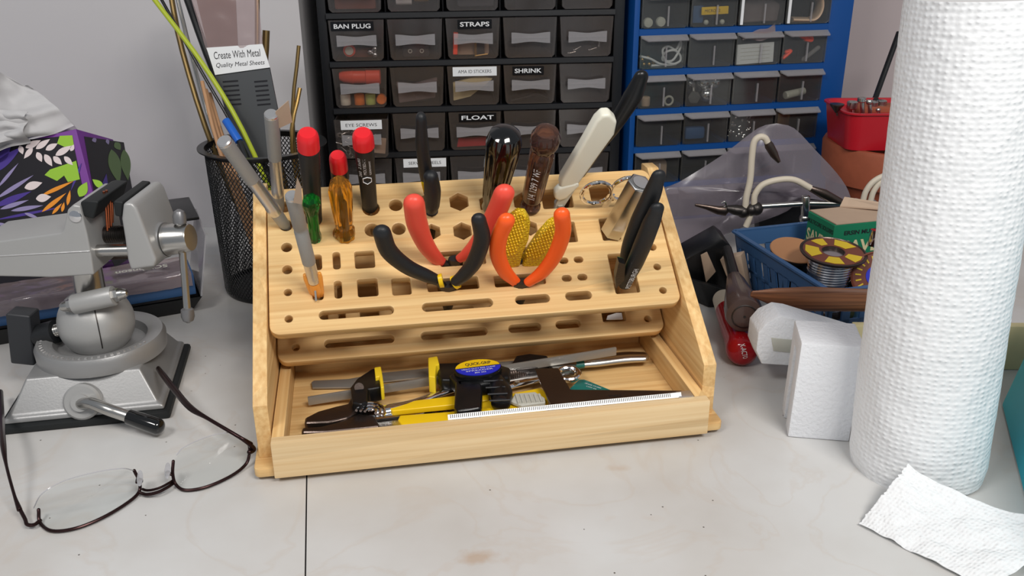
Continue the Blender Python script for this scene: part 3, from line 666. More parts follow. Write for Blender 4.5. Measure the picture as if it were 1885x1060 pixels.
m = M(); P = [PL(x, y, -42) for x, y in ((1118, 582), (1134, 577), (1144, 577), (1146, 588), (1116, 589))]; m.prism(P, en*1); obj('paper_tag', m, 'paperw', g)

# ================================================================== TOOLS LYING IN THE DRAWER
def slab(m, px, z, th):                      # flat piece lying at height z, thickness th upward
    m.prism([aZ(x, y, z+th) for x, y in px], (0, 0, -th))
def lie(name, label, cat, px, z): return thing(name, label, cat, aZ(px[0], px[1], z))
# steel knife with a tapering handle, at the back
g = lie('table_knife', 'steel knife with a wide shiny handle lying at the back of the drawer', 'knife', (900, 690), 11.5)
m = M(); slab(m, ((573, 703), (578, 700), (642, 697), (700, 686), (800, 676), (870, 668), (870, 682), (790, 692), (700, 702), (642, 712), (575, 713)), 12.5, 1.4); m.bev(.4); obj('blade', m, 'midsteel', g)
m = M(); m.tube(spline([aZ(x, y, 19) for x, y in ((1058, 668), (1100, 664), (1150, 658), (1186, 657))]), [6, 6.6, 6.6, 5.8], 16, flat=.55, nrm=(0, 0, 1), rd=(0, .6)); obj('handle', m, 'steel', g)
m = M(); m.tube([aZ(860, 678, 14), aZ(960, 668, 16), aZ(1060, 668, 19)], [4.5, 4, 4.5], 12, flat=.4, nrm=(0, 0, 1)); obj('neck', m, 'midsteel', g)
m = M(); m.tube([aZ(1052, 668, 19), aZ(1072, 666, 19)], [7, 6.8], 16, flat=.6, nrm=(0, 0, 1)); obj('ferrule', m, 'tealp', g)
# bar clamp
g = lie('bar_clamp', 'black one-handed bar clamp with two yellow pads and an oval label', 'clamp', (860, 720), 12)
zb = 24
bp = [aZ(567, 738, 17), aZ(1134, 646, 30)]; bd = (bp[1]-bp[0]).normalized(); bn = V((0, 0, 1)).cross(bd)
m = M(); m.F = MX(); m.hull([bp[0]+bn*a+V((0, 0, b)) for a, b in ((-1.2, -3), (1.2, -3), (1.2, 3), (-1.2, 3))], [bp[1]+bn*a+V((0, 0, b)) for a, b in ((-1.2, -3), (1.2, -3), (1.2, 3), (-1.2, 3))]); m.bev(.4); obj('bar', m, 'midsteel', g)
def lump(px, z, th, name, mt, bv=1.2, seg=3, **k):
    m = M(); slab(m, px, z, th); m.bev(bv, seg); return obj(name, m, mt, g, **k)
lump(((648, 740), (645, 712), (657, 696), (684, 678), (694, 677), (702, 712), (678, 716), (676, 738), (664, 744)), 16, 11, 'fixed_jaw', 'blk', 1.6)
m = M(); m.cyl(aZ(661, 713, 27), aZ(661, 713, 28.2), 3.2, n=20); obj('rivet', m, 'dsteel', g)
lump(((689, 676), (701, 674), (704, 690), (707, 712), (701, 713), (698, 692), (691, 694)), 20, 10, 'pad', 'yelp', .8)
lump(((788, 658), (805, 655), (809, 670), (803, 672), (801, 694), (789, 692)), 20, 13, 'pad', 'yelp', .9)
lump(((806, 668), (846, 666), (862, 676), (858, 700), (812, 698), (806, 690)), 18, 11, 'moving_jaw', 'blk', 2)
lump(((826, 690), (842, 676), (900, 664), (940, 676), (938, 692), (905, 702), (842, 716), (838, 704)), 22, 10, 'body', 'blk', 2.4)
lump(((838, 700), (884, 694), (888, 720), (886, 750), (842, 756), (836, 748)), 20, 12, 'trigger_handle', 'blk', 2)
# second handle : ribbed grip
P = spline([aZ(x, y, 27) for x, y in ((902, 690), (914, 706), (922, 724), (922, 744))])
m = M(); m.tube(P, [6, 7.6, 8, 6.5], 16, flat=.8, nrm=(0, 0, 1), rd=(.4, .5)); h_ = obj('ribbed_handle', m, 'blk', g)
m = M()
for i in range(4):
    c = aZ(908+i*4, 700+i*12, 27+6.3); m.tube([c-V((6.5, 0, 0.6)), c+V((6.5, 1, -.6))], .6, 6)
obj('rib', m, 'dk', h_)
zc = 36; c = aZ(880, 676, zc)
ux = (aZ(921, 671, zc)-aZ(839, 681, zc)); lx = ux.length/2; F_ = fr(c, ux, V((0, 1, 0)).cross(ux).cross(ux)*-1 if 0 else (V((0, 0, 1)).cross(ux)))
ly = (aZ(880, 662, zc)-aZ(880, 690, zc)).length/2
m = M(F_); m.prism([(lx*1.06*cos(2*PI*i/40), ly*1.06*sin(2*PI*i/40), -4) for i in range(40)], (0, 0, 3.6)); m.bev(.6); obj('label_seat', m, 'blk', g)
m = M(F_); E_ = [(lx*cos(2*PI*i/40), ly*sin(2*PI*i/40)) for i in range(41)]
top = [(x, y, -.3) for x, y in E_ if y >= ly*.05]; bot = [(x, y, -.3) for x, y in E_ if y <= ly*.08]
m.i = 0; m.prism(top, (0, 0, .6)); m.i = 1; m.prism(bot, (0, 0, .6))
m.i = 2; m.text('QUICK-GRIP', F_ if 0 else MX.Translation((1, ly*.42, .38)), ly*.42, lx*1.15, bold=.02)
m.i = 3; m.text('HEAVY DUTY BAR CLAMP', MX.Translation((0, -ly*.16, .38)), ly*.16, lx*1.5); m.text('SPREADER', MX.Translation((0, -ly*.42, .38)), ly*.15, lx*1.2); m.text('800 262', MX.Translation((0, -ly*.7, .38)), ly*.15, lx*.5)
obj('oval_label', m, ['yel', 'bluelab', 'ink', 'embw'], g)

# slip joint pliers with dark jaws
g = lie('slip_joint_pliers', 'dark jawed slip joint pliers lying open towards the near corner of the drawer', 'pliers', (620, 780), 11.5)
lump(((560, 778), (561, 768), (585, 756), (618, 747), (640, 742), (650, 722), (668, 728), (664, 752), (640, 768), (604, 776)), 13, 8, 'upper_jaw', 'dsteel', 2)
lump(((554, 795), (556, 786), (590, 784), (622, 776), (660, 760), (690, 764), (700, 784), (660, 788), (600, 794)), 12, 8, 'lower_jaw', 'dsteel', 2)
m = M()
for k_ in range(3):
    P = []
    for i in range(25):
        a = PI*(.95-i/24*1.1); P.append(aZ(682+(9+7*k_)*1.15*cos(a), 758-(6+5.5*k_)*sin(a), 23))
    m.tube(P, .9, 8)
obj('joint_ring', m, 'chrome', g); m = M(); m.lathe([(6.4, 0), (6.4, 5), (5, 6.4), (1, 7)], aZ(682, 760, 14), (0, 0, 1), 24); obj('joint', m, 'dsteel', g)
m = M(); m.tube(spline([aZ(x, y, 20) for x, y in ((690, 758), (720, 752), (760, 742), (800, 728), (850, 712))]), [4, 4.6, 3.6, 3.2, 3], 12, flat=.6, nrm=(0, 0, 1), rd=(0, .5)); m.tube(spline([aZ(x, y, 17) for x, y in ((640, 776), (680, 770), (730, 764), (780, 758))]), [2, 2.2, 2, 1.6], 10, rd=(0, .5)); obj('handle', m, 'chrome', g)
# flat yellow-backed saw
g = lie('mini_saw', 'narrow yellow tool with a dark notched edge lying beneath the clamp body', 'saw', (790, 748), 14)
lump(((716, 750), (718, 742), (838, 728), (900, 722), (900, 736), (838, 744), (722, 756)), 18, 4, 'body', 'yel', .8)
px = [(722, 757), (838, 746)]
for i in range(10): px += [(842+i*6, 745.2-i*.6), (845+i*6, 749-i*.6)]
px += [(900, 746), (720, 770)]
m = M(); slab(m, [(690, 771), (722, 758), (840, 745), (900, 738), (900, 744)]+[(900-i*7.5, (747 if i % 2 else 751)+i*.55) for i in range(1, 14)]+[(790, 763), (690, 775)], 15, 1.6); obj('blade', m, 'gun', g)
# snap-off knife
g = lie('snap_off_knife', 'yellow snap-off utility knife with ribbed grey slider along the drawer front', 'knife', (860, 770), 12)
lump(((732, 772), (736, 764), (830, 757), (944, 742), (1002, 738), (1012, 748), (1005, 757), (920, 770), (830, 778), (740, 782)), 14, 7, 'body', 'yel', 1.2)
lump(((880, 742), (940, 724), (995, 713), (1006, 722), (1010, 742), (950, 752), (886, 762)), 17, 6, 'rear_grip', 'yel', 1.2)
m = M(); slab(m, ((628, 792), (630, 786), (733, 772), (740, 778), (736, 783)), 15, 1.0); obj('blade', m, 'steel', g)
s_ = lump(((940, 738), (948, 724), (985, 721), (1003, 732), (1004, 740), (960, 746)), 24, 2.5, 'slider', 'greyrib', .6)
m = M()
for i in range(6): m.tube([aZ(950+i*8.5, 726, 27), aZ(955+i*8.5, 742-i*.6, 27)], .9, 8)
obj('slider_rib', m, 'greyrib', s_)
# steel rule
g = lie('steel_rule', 'bright engraved steel rule leaning along the inside of the drawer front', 'ruler', (1050, 748), 20)
a, b = aZ(825, 773, 29), aZ(1255, 731, 29.4); dv_ = (b-a).normalized(); nv = V((0, 0, 1)).cross(dv_)
m = M(); m.hull([a+nv*q+V((0, 0, z)) for q, z in ((0, 0), (2.0, 2.7), (2.6, 2.3), (.6, -.4))], [b+nv*q+V((0, 0, z)) for q, z in ((0, 0), (2.0, 2.7), (2.6, 2.3), (.6, -.4))]); ru = obj('rule', m, 'rulew', g)
m = M(); L0 = (b-a).length
for i in range(int(L0/1.27)-6):
    p = a+dv_*(1.5+i*1.27); t0, t1 = (.3, .95); q = V((0, -.12, .08)); A_ = [p+(nv*2.0+V((0, 0, 2.7)))*t0, p+(nv*2.0+V((0, 0, 2.7)))*t1]
    P4 = [A_[0], A_[0]+dv_*.42, A_[1]+dv_*.42, A_[1]]; m.hull(P4, [x+q for x in P4])
o_ = obj('graduation', m, 'ink', ru); o_['kind'] = 'stuff'
m = M(); m.box((0, 0, 0), (10, 8, 1.2), fr(b+dv_*3+nv*3, dv_, nv)); m.bev(.3); obj('end_stop', m, 'alu', g)
# try square of blued steel
g = lie('flat_square', 'blued steel flat square with mirrored lettering lying over the rule', 'square', (1080, 730), 24)
sq = ((985, 679), (1027, 677), (1040, 700), (1050, 717), (1254, 719), (1270, 726), (1140, 737), (1014, 744), (998, 712))
m = M(); slab(m, sq, 28.6, 1.1); m.i = 1
ux = (aZ(1148, 727, 29.8)-aZ(1115, 729, 29.8)); F_ = fr(aZ(1132, 728, 29.82), -ux, -V((0, 0, 1)).cross(ux)); m.text('ZONA', F_, 2.4, 9); obj('square', m, ['dsteel', 'ink'], g)
# green tag, chrome ring clamp, black knurled wrench
g = lie('hose_clamp', 'shiny chrome ring fitting beside the blued square', 'clamp', (1050, 690), 14)
for r_, z in ((8, 20), (7.4, 25)):
    m = M(); c = aZ(1046, 688, z); m.tube([c+V((r_*cos(2*PI*i/28), r_*.8*sin(2*PI*i/28), 1.5*sin(2*PI*i/28))) for i in range(28)], 2.0, 10, closed=True); obj('band', m, 'chrome', g)
m = M(); slab(m, ((1010, 672), (1045, 662), (1062, 666), (1058, 680), (1030, 684)), 19, 5); m.bev(1); obj('bracket', m, 'steel', g)
g = lie('feeler_gauge', 'teal green tapered plastic blade with fine white printing by the chrome ring', 'gauge', (1085, 706), 12)
m = M(); slab(m, ((1048, 716), (1066, 698), (1076, 698), (1128, 719), (1100, 722)), 17, 2); m.bev(.5); m.i = 1
F_ = fr(aZ(1092, 711, 19.1), aZ(1112, 717, 19)-aZ(1075, 705, 19), V((0, 0, 1)).cross(aZ(1112, 717, 19)-aZ(1075, 705, 19))); m.text('FRANK STUBBS', MX.Translation(F_.to_translation()+V((0, 1, 0))) @ F_.to_3x3().to_4x4(), 1.3, 13); m.text('L232 5A', F_ @ MX.Translation((0, -2.2, 0)), 1.3, 8); obj('blade', m, ['tealp', 'embw'], g)
g = lie('adjustable_wrench', 'adjustable wrench with black knurled jaw and chrome shank behind the clamp label', 'wrench', (960, 690), 12)
lump(((942, 668), (950, 654), (975, 650), (1008, 654), (1012, 668), (985, 676), (950, 680)), 16, 9, 'jaw', 'gun', 1.6)
P = [aZ(925, 692, 20), aZ(985, 680, 20)]
m = M(); m.lathe([(4.6+(.35 if i % 2 else 0), (P[1]-P[0]).length*i/30) for i in range(31)], P[0], P[1]-P[0], 20); obj('knurl', m, 'dsteel', g)
m = M(); m.tube([aZ(890, 722, 17), aZ(940, 706, 18), aZ(990, 694, 18), aZ(1000, 690, 17)], [5, 6, 6.5, 5], 14, flat=.45, nrm=(0, 0, 1), rd=(.5, .5)); obj('shank', m, 'chrome', g)
m = M(); c = aZ(952, 704, 21.2); m.tube([c, c+V((0, 0, .8))], 1.8, 16); obj('rivet', m, 'steel', g)

# ================================================================== BLACK DRAWER CABINET
BX, BY, BYAW = -186.28, 947.6, R(5.01)
BF = MX.Translation((BX, BY, 0)) @ MX.Rotation(BYAW, 4, 'Z')
BZ, BP, CW, CWd = 231.36, 48.05, 295.74, 59.15
cab = thing('drawer_cabinet', 'tall black cabinet of small clear drawers with tape labels', 'cabinet', (BX, BY, 0), BYAW)
DEP = 140
for u in (-9.5, CW+9.5):
    m = M(BF); m.box((-4.6 if u < 0 else CW+5.6, DEP/2+2, 168.4), (9 if u < 0 else 11, DEP+6, 335.6)); m.bev(1.2); obj('side_wall', m, 'blkc', cab)
m = M(BF); m.box((CW/2, DEP+2, 168.4), (CW+18, 4, 335)); obj('back_wall', m, 'blkc', cab)
for z in (333, 3.6): m = M(BF); m.box((CW/2, DEP/2+2, z), (CW+1, DEP+4, 6)); m.bev(.8); obj('end_board', m, 'blkc', cab)
zs = [BZ-BP*k_ for k_ in range(-1, 5)]
for z in zs:
    m = M(BF); m.prism([(0, -5, z-6), (0, -6, z-5), (0, -5.4, z), (0, -4, z+.6), (0, -2, z-1), (0, DEP, z-1), (0, DEP, z-3), (0, 0, z-3), (0, 0, z-6)], (CW, 0, 0)); obj('shelf', m, 'blkc', cab)
for c_ in range(1, 5):
    m = M(BF); m.box((c_*CWd, DEP/2+6, 165), (1.6, DEP-12, 320)); obj('divider', m, 'blkc', cab)
def open_box(F, w0, w1, h, d, t=1.1, mi=0):
    """clear drawer: front panel plus thin sides, bottom and back. w0 = width at bottom, w1 at top"""
    m = M(F)
    fpo = [(-w0/2+3, 0, 0), (w0/2-3, 0, 0), (w0/2, 0, 3), (w1/2, 0, h), (-w1/2, 0, h), (-w0/2, 0, 3)]
    m.prism(fpo, (0, t, 0))
    for s_ in (-1, 1): m.prism([(s_*(w0/2-1.5), t, 1), (s_*(w1/2-.6), t, h-1), (s_*(w1/2-.6-t), t, h-1), (s_*(w0/2-1.5-t), t, 1)], (0, d, 0))
    m.prism([(-w0/2+3, t, 0), (w0/2-3, t, 0), (w0/2-3, t, t), (-w0/2+3, t, t)], (0, d, 0))
    m.prism([(-w0/2+3, t+d, 0), (w0/2-3, t+d, 0), (w1/2-1, t+d, h-2), (-w1/2+1, t+d, h-2)], (0, t, 0))
    return m
def bowtie(F, w, hh, z):
    m = M(F); n = 12; P = []
    for i in range(n+1): x = -w/2+w*i/n; P.append((x, -8, z+hh/2-1.6*cos(PI*x/w)**2))
    for i in range(n+1): x = w/2-w*i/n; P.append((x, -8, z-hh/2+1.6*cos(PI*x/w)**2))
    m.prism(P, (0, 1.2, 0)); m.box((0, -3.6, z), (w-1, 7.4, .9))
    return m
dfirst = None
labels = {(1, 0): ('BAN PLUG', 0, 43, -4), (1, 2): ('STRAPS', 0, 35, 2), (2, 2): ('AMA ID STICKERS', 1, 46, 1), (2, 3): ('SHRINK', 0, 33, -2), (3, 0): ('EYE SCREWS', 1, 42, 0), (3, 2): ('FLOAT', 0, 40, 3), (4, 1): ('SERVO WHEELS', 1, 46, 4)}
def bslot(r_, c_, out=0): return V(((c_+.5)*CWd, -6-out, BZ-BP*r_+1.0))
for r_ in range(-1, 6):
    for c_ in range(5):
        lc = bslot(r_, c_, 24 if (r_, c_) == (3, 0) else 0)
        if dfirst is None:
            e = D.objects.new('drawer', None); COL.objects.link(e); e.parent = cab; e.location = lc*K; FW = BF @ MX.Translation(lc)
            obj('tray', open_box(FW, 52, 56, 40.5, 105), 'clear', e); obj('handle', bowtie(FW, 40, 11, 21), 'clearh', e); dfirst = e; d_ = e
        else: d_ = child_copy(dfirst, cab, lc)
        if (r_, c_) in labels:
            t, wh, wd, dx = labels[(r_, c_)]; FW = BF @ MX.Translation(lc)
            m = M(FW @ fr((dx, -.1, 35.0 if wh else 34.6), (1, 0, 0), (0, 0, 1)))
            m.box((0, 0, .2), (wd, 9 if not wh else 9.4, .5)); m.i = 1
            m.text(t, MX.Translation((0, 0, .5)), 3.3 if wh else 4.6, wd*(.76 if wh else .86), bold=0 if wh else .02); obj('label_strip', m, ['paperw', 'ink'] if wh else ['tape', 'embw'], d_)

# things seen inside the black cabinet's drawers
def bp_(r_, c_, x, y, z): return BF @ (bslot(r_, c_, 24 if (r_, c_) == (3, 0) else 0)+V((x, y, z)))
bz_ = BF.to_3x3()
def single(name, label, cat, m, mt, group=None, sharp=35): o = obj(name, m, mt, sharp=sharp); return tag(o, label, cat, group)
m = M(); m.lathe([(4, 0), (6.4, 4), (8, 14), (7.5, 15), (7.5, 27), (8.6, 28), (8.6, 42), (7, 43)], bp_(2, 0, -22, 12, 31), bz_ @ V((1, 0, -.02)), 24); single('plastic_plug', 'orange red tapered plastic plug lying high in the second labelled row drawer', 'plug', m, 'hot')
for x, mt, cl in ((-17, 'white', 'white'), (-2.5, 'orpl', 'orange'), (9, 'coin', 'pale green')):
    m = M(); m.lathe([(5, 0), (5.4, .6), (5.4, 10), (5, 10.8)], bp_(2, 0, x, 8, 1.8), (0, 0, 1), 20); single('bottle_cap', cl+' cylindrical cap standing in the drawer under the red plug', 'cap', m, mt)
m = M(); m.lathe([(4.4, 0), (5.2, 1), (5.2, 9), (4, 9)], bp_(2, 0, 20.5, 3, 7), bz_ @ V((0, 1, 0)), 24, cap=(1, 1)); single('bottle_cap', 'orange cap lying on its side at the end of the row of caps', 'cap', m, 'orpl')
m = M(); m.lathe([(2.5, 0), (6, .4), (6.6, 3), (3, 12)], bp_(1, 0, -9, 3, 10), bz_ @ V((0, 1, 0)), 24); single('socket_ring', 'salmon ring with dark centre in the drawer of banana plugs', 'plug', m, 'hot')
m = M(); m.lathe([(.5, 0), (4.2, .2), (4.4, 1.2), (4.4, 2)], bp_(1, 0, -9, 1.4, 10), bz_ @ V((0, 1, 0)), 24); single('plug_washer', 'pale washer around the dark centre of the salmon ring', 'washer', m, 'greyrib')
for x, z in ((17, 11), (17, 5), (12, 8)):
    m = M(); m.ball(bp_(1, 0, x, 6, z), 3.2, 12); single('metal_ball', 'small shiny pink-tinted ball at the side of the banana plug drawer', 'ball', m, 'lit', 'balls among the banana plugs')
m = M(); m.box((2, 16, 6), (32, 12, 8), BF @ MX.Translation(bslot(1, 0))); m.bev(1.5); single('plug_packet', 'dusky pink packet lying behind the banana plugs', 'packet', m, 'hot' if 0 else 'spoolbr')
m = M(); m.box((0, 8, 8), (28, 10, 12), BF @ MX.Translation(bslot(1, 1))); m.bev(3); single('connector_block', 'dark grey rounded block with two eyelets in the drawer beside the banana plugs', 'connector', m, 'dk')
for x in (-6, 6): m = M(); P = [bp_(1, 1, x+1.8*cos(2*PI*i/14), 2.4, 8.5+1.8*sin(2*PI*i/14)) for i in range(14)]; m.tube(P, .5, 6, closed=True); single('eyelet', 'tiny pale eyelet on the dark grey connector block', 'eyelet', m, 'greyrib', 'eyelets on the grey block')
# straps
m = M(); m.box((-19, 6, 14), (5, 10, 22), BF @ MX.Translation(bslot(1, 2)) @ MX.Rotation(.06, 4, 'Y')); m.bev(1); single('strap', 'red strap standing at the edge of the straps drawer', 'strap', m, 'hot')
m = M(); m.box((0, 14, 9), (34, 12, 13), BF @ MX.Translation(bslot(1, 2))); m.bev(2.5); single('strap_bundle', 'pinkish beige bundle of straps in the straps drawer', 'strap', m, 'card')
m = M(); m.box((7, 4, 9), (10, 3, 13), BF @ MX.Translation(bslot(1, 2))); m.bev(.8); single('metal_bracket', 'grey bracket with a dark hole in the straps drawer', 'bracket', m, 'dk')
m = M(); m.box((2.5, 3, 9), (2.4, 1.4, 15), BF @ MX.Translation(bslot(1, 2))); single('pin', 'pale upright pin in front of the straps', 'pin', m, 'brass')
m = M(); m.tube([bp_(1, 2, 2, 3, 2.4), bp_(1, 2, 15, 3, 4)], .9, 8); single('screw', 'pale screw lying flat in the straps drawer', 'screw', m, 'brass')
for r_, c_, pts, mt, lb in ((2, 1, ((-20, 3), (18, 8), (21, 28), (-4, 22), (-22, 24)), 'bagc', 'crumpled clear packet in the drawer beside the coloured caps'), (2, 2, ((-22, 4), (-4, 8), (20, 26), (8, 31), (-22, 22)), 'cream', 'folded pale sticker sheet in the stickers drawer'), (3, 2, ((-20, 2), (20, 3), (22, 12), (-18, 10)), 'redt', 'flat dark red strip at the bottom of the float drawer')):
    m = M(); m.prism([bp_(r_, c_, x, 4, z) for x, z in pts], bz_ @ V((0, 5, 1))); m.bev(.8); single('packet' if mt == 'bagc' else ('sticker_sheet' if mt == 'cream' else 'red_strip'), lb, 'packet', m, mt)
random.seed(9)
m = M(); m.prism([bp_(2, 1, x, 9.5, z) for x, z in ((-4, 12), (12, 12), (8, 4), (-3, 3))], bz_ @ V((0, 1, 0))); single('dark_card', 'dark card inside the crumpled clear packet', 'card', m, 'cardgrey')
for i in range(26):
    x, y, z = random.uniform(-22, 20), random.uniform(4, 16), random.uniform(2.5, 26); a = random.uniform(0, PI)
    m = M(); c = bp_(3, 0, x, y, z); dx = V((cos(a), .2, sin(a)))
    m.tube([c, c+dx*7], .55, 6); cc = c-dx*2; sx_ = V((-sin(a), 0, cos(a)))
    m.tube([cc+dx*2*cos(2*PI*j/12)+sx_*2*sin(2*PI*j/12) for j in range(12)], .55, 6, closed=True)
    single('eye_screw', 'tiny steel eye screw in the heap inside the eye screws drawer', 'screw', m, 'steel', 'eye screws in their drawer')
m = M(); m.box((14, 4, 14), (16, 3, 16), BF @ MX.Translation(bslot(3, 0, 24)) @ MX.Rotation(.12, 4, 'Y')); m.bev(.4); single('paper_scrap', 'beige folded paper slip among the eye screws', 'paper', m, 'card')
for r_, c_, lb in ((0, 1, 'pale tube with a brass end lying in the topmost visible drawer'), ):
    m = M(); m.lathe([(4, 0), (4.4, 1), (4.4, 14), (4, 15)], bp_(0, 1, 0, 8, 12), bz_ @ V((1, 0, 0)), 16); single('brass_fitting', lb, 'fitting', m, 'brass')
    m = M(); m.lathe([(5, 0), (5.4, 1), (5.4, 16)], bp_(0, 1, -18, 9, 11), bz_ @ V((1, 0, 0)), 16); single('paper_tube', 'white roll beside the brass fitting in the topmost visible drawer', 'tube', m, 'paperw')
m = M(); m.box((0, 12, 15), (42, 10, 26), BF @ MX.Translation(bslot(0, 0))); m.bev(3); single('maroon_packet', 'dull maroon packet filling the topmost corner drawer', 'packet', m, 'spoolbr')
m = M(); m.box((4, 12, 12), (38, 10, 18), BF @ MX.Translation(bslot(0, 2))); m.bev(3); single('grey_packet', 'pale lilac packet in the topmost drawer above the straps', 'packet', m, 'cardgrey')
for i, (x, z, a) in enumerate(((-12, 6, .5), (-18, 3, .2), (4, 6, .3), (14, 10, 1.5))):
    m = M(); c = bp_(1, 4, x, 4, z); m.tube([c, c+V((cos(a), 0, sin(a)))*8], [.8, .5], 8); m.ball(c, 1.6, 8); single('screw', 'small bright screw loose in the end drawer of the banana plug row', 'screw', m, 'steel', 'screws in the end drawer')
m = M(); m.tube(spline([bp_(2, 3, x, 5, z) for x, z in ((-20, 3), (-5, 6), (8, 9), (20, 4))]), [3, 4, 4, 2], 10, flat=.5); single('shrink_tubing', 'black shrink tubing curled in the shrink drawer', 'tubing', m, 'blk')

# ================================================================== BLUE DRAWER CABINET
UX, UY, UYAW = 134.2, 965.0, R(11.42)
UF = MX.Translation((UX, UY, 0)) @ MX.Rotation(UYAW, 4, 'Z')
UZ, UP, UW = 211.4, 41.6, 215.4; UC = UW/4
ub = thing('drawer_cabinet', 'blue enamelled steel cabinet of clear lipped drawers', 'cabinet', (UX, UY, 0), UYAW)
ud = 62
m = M(UF); m.box((-3, ud/2, 150.4), (6, ud, 300)); m.bev(.8); obj('side_wall', m, 'blue', ub)
m = M(UF); m.box((UW+13, ud/2, 150), (27, ud, 299.2)); m.bev(.8); obj('side_wall', m, 'blue', ub)
m = M(UF); m.box((UW/2+10.3, ud+1, 150.4), (UW+32, 2, 299)); obj('back_wall', m, 'blue', ub)
m = M(UF); m.box((UW/2+10.3, ud/2, 301.4), (UW+32, ud, 2.6)); obj('top_board', m, 'blue', ub)
for k_ in range(-1, 6):
    z = UZ-UP*k_
    m = M(UF); m.prism([(0, 0, z), (0, 0, z-7), (0, 1.5, z-7), (0, 1.5, z-1.2), (0, ud, z-1.2), (0, ud, z)], (UW, 0, 0)); m.bev(.3, 1); obj('shelf', m, 'blue', ub)
def uslot(r_, c_): return V(((c_+.5)*UC, -1.5, UZ-UP*r_+.6))
uf = None
for r_ in range(-1, 6):
    for c_ in range(4):
        lc = uslot(r_, c_)
        if uf is None:
            e = D.objects.new('drawer', None); COL.objects.link(e); e.parent = ub; e.location = lc*K; FW = UF @ MX.Translation(lc)
            m = open_box(FW, 51, 51, 33.5, 52); m.box((-25, -.5, 17), (1.2, 1.6, 33)); m.box((25, -.5, 17), (1.2, 1.6, 33)); obj('tray', m, 'clearb', e)
            m = M(FW); m.prism([(-25.5, 0, 33.6), (-25.5, 0, 32.2), (-19, -6, 28.6), (-19, -6.8, 29.2)], (44.5, 0, 0)); m.prism([(-25.5, 0, 33.6), (25.5, 0, 33.6), (25.5, -6.8, 29.6), (-19, -6.8, 29.6)], (0, 0, 1.0)); obj('lip', m, 'clearh', e)
            m = M(FW); m.box((3, -1.0, 12), (1.6, 2, 20)); obj('rib', m, 'clearh', e); uf = e
        else: child_copy(uf, ub, lc)
def up_(r_, c_, x, y, z): return UF @ (uslot(r_, c_)+V((x, y, z)))
uz_ = UF.to_3x3()
# white cord
random.seed(3); P = [up_(1, 0, -24, 6, 13)]
for x, z in ((-12, 10), (0, 4), (12, 3), (22, 6), (22, 12), (14, 18), (4, 16), (3, 8), (12, 7), (18, 14), (23, 22), (21, 26), (17, 18), (8, 22), (2, 18), (6, 6), (18, 3), (0, 2.5), (-10, 2.5)): P.append(up_(1, 0, x, 6+random.uniform(-2, 3), z))
m = M(); m.tube(spline(P, 6), 1.25, 8); single('coiled_wire', 'coiled white cord in a drawer of the blue cabinet', 'cord', m, 'paperw')
for x, z in ((-18, 4), (-12, 4), (-14, 11), (-7, 6), (-20, 9)):
    m = M(); m.ball(up_(1, 0, x, 8, z), 2.6, 10); single('brass_nut', 'small brass fitting beside the coiled white cord', 'nut', m, 'brass', 'brass bits by the cord')
for i, (x, z, r) in enumerate(((-2, 23, 7.2), (11, 23, 7.4), (3, 9.2, 8.2), (-17, 22, 4))):
    m = M(); m.ball(up_(2, 1, x, 10, z+1), r, 20); single('steel_ball', 'large polished metal ball in a drawer of the blue cabinet', 'ball', m, 'lit', 'polished balls in one drawer')
m = M(); m.lathe([(7, 0), (7, 5), (6, 6)], up_(2, 1, -14, 3, 9), uz_ @ V((.2, 1, 0)), 6); m.lathe([(2.6, 0), (2.6, 16)], up_(2, 1, -13, 8, 11), uz_ @ V((.1, .5, .9)), 12); single('hex_bolt', 'hexagonal bolt head beside the polished balls', 'bolt', m, 'steel')
m = M(); P = [up_(2, 0, 11+4.6*cos(2*PI*i/20), 4, 6.6+4.6*sin(2*PI*i/20)) for i in range(20)]; m.tube(P, 1.2, 8, closed=True); single('steel_ring', 'pale ring standing in the drawer beside the polished balls', 'ring', m, 'greyrib')
m = M(); m.lathe([(4.5, 0), (5, 1), (5, 9), (4, 10)], up_(2, 0, -14, 8, 1.5), (0, 0, 1), 18); single('spacer', 'pale round spacer standing near the black handle tip', 'spacer', m, 'card')
for x, z in ((-17, 5.5), (-3, 6)):
    m = M(); m.lathe([(1.6, -.4), (4.6, 0), (5.2, 1), (5.2, 4), (3, 5)], up_(0, 0, x, 2, z), uz_ @ V((0, 1, 0)), 12); single('wheel_nut', 'grey knurled wheel in the topmost drawer of the blue cabinet', 'nut', m, 'greyrib', 'wheels in the topmost drawer')
m = M(UF @ MX.Translation(uslot(0, 1)) @ fr((2, 3, 16), (1, 0, .02), (0, 0, 1))); m.box((0, 0, 0), (30, 8, 2)); m.bev(.6); m.i = 1; m.text('MICRO 12', MX.Translation((-3, 0, 1.1)), 3, 17); single('yellow_tag', 'yellow printed tag in the topmost row of the blue cabinet', 'tag', m, ['yel', 'ink'])
for x, z in ((-6, 4), (12, 4)):
    m = M(); m.ball(up_(0, 1, x, 5, z), 2.8, 12); single('pearl_bead', 'pale round bead beneath the yellow tag', 'bead', m, 'greyrib', 'beads under the tag')
m = M(); m.box((-14, 12, 12), (12, 8, 18), UF @ MX.Translation(uslot(0, 1))); m.bev(1.5); single('blue_packet', 'dark blue packet beside the yellow tag', 'packet', m, 'bluebin')
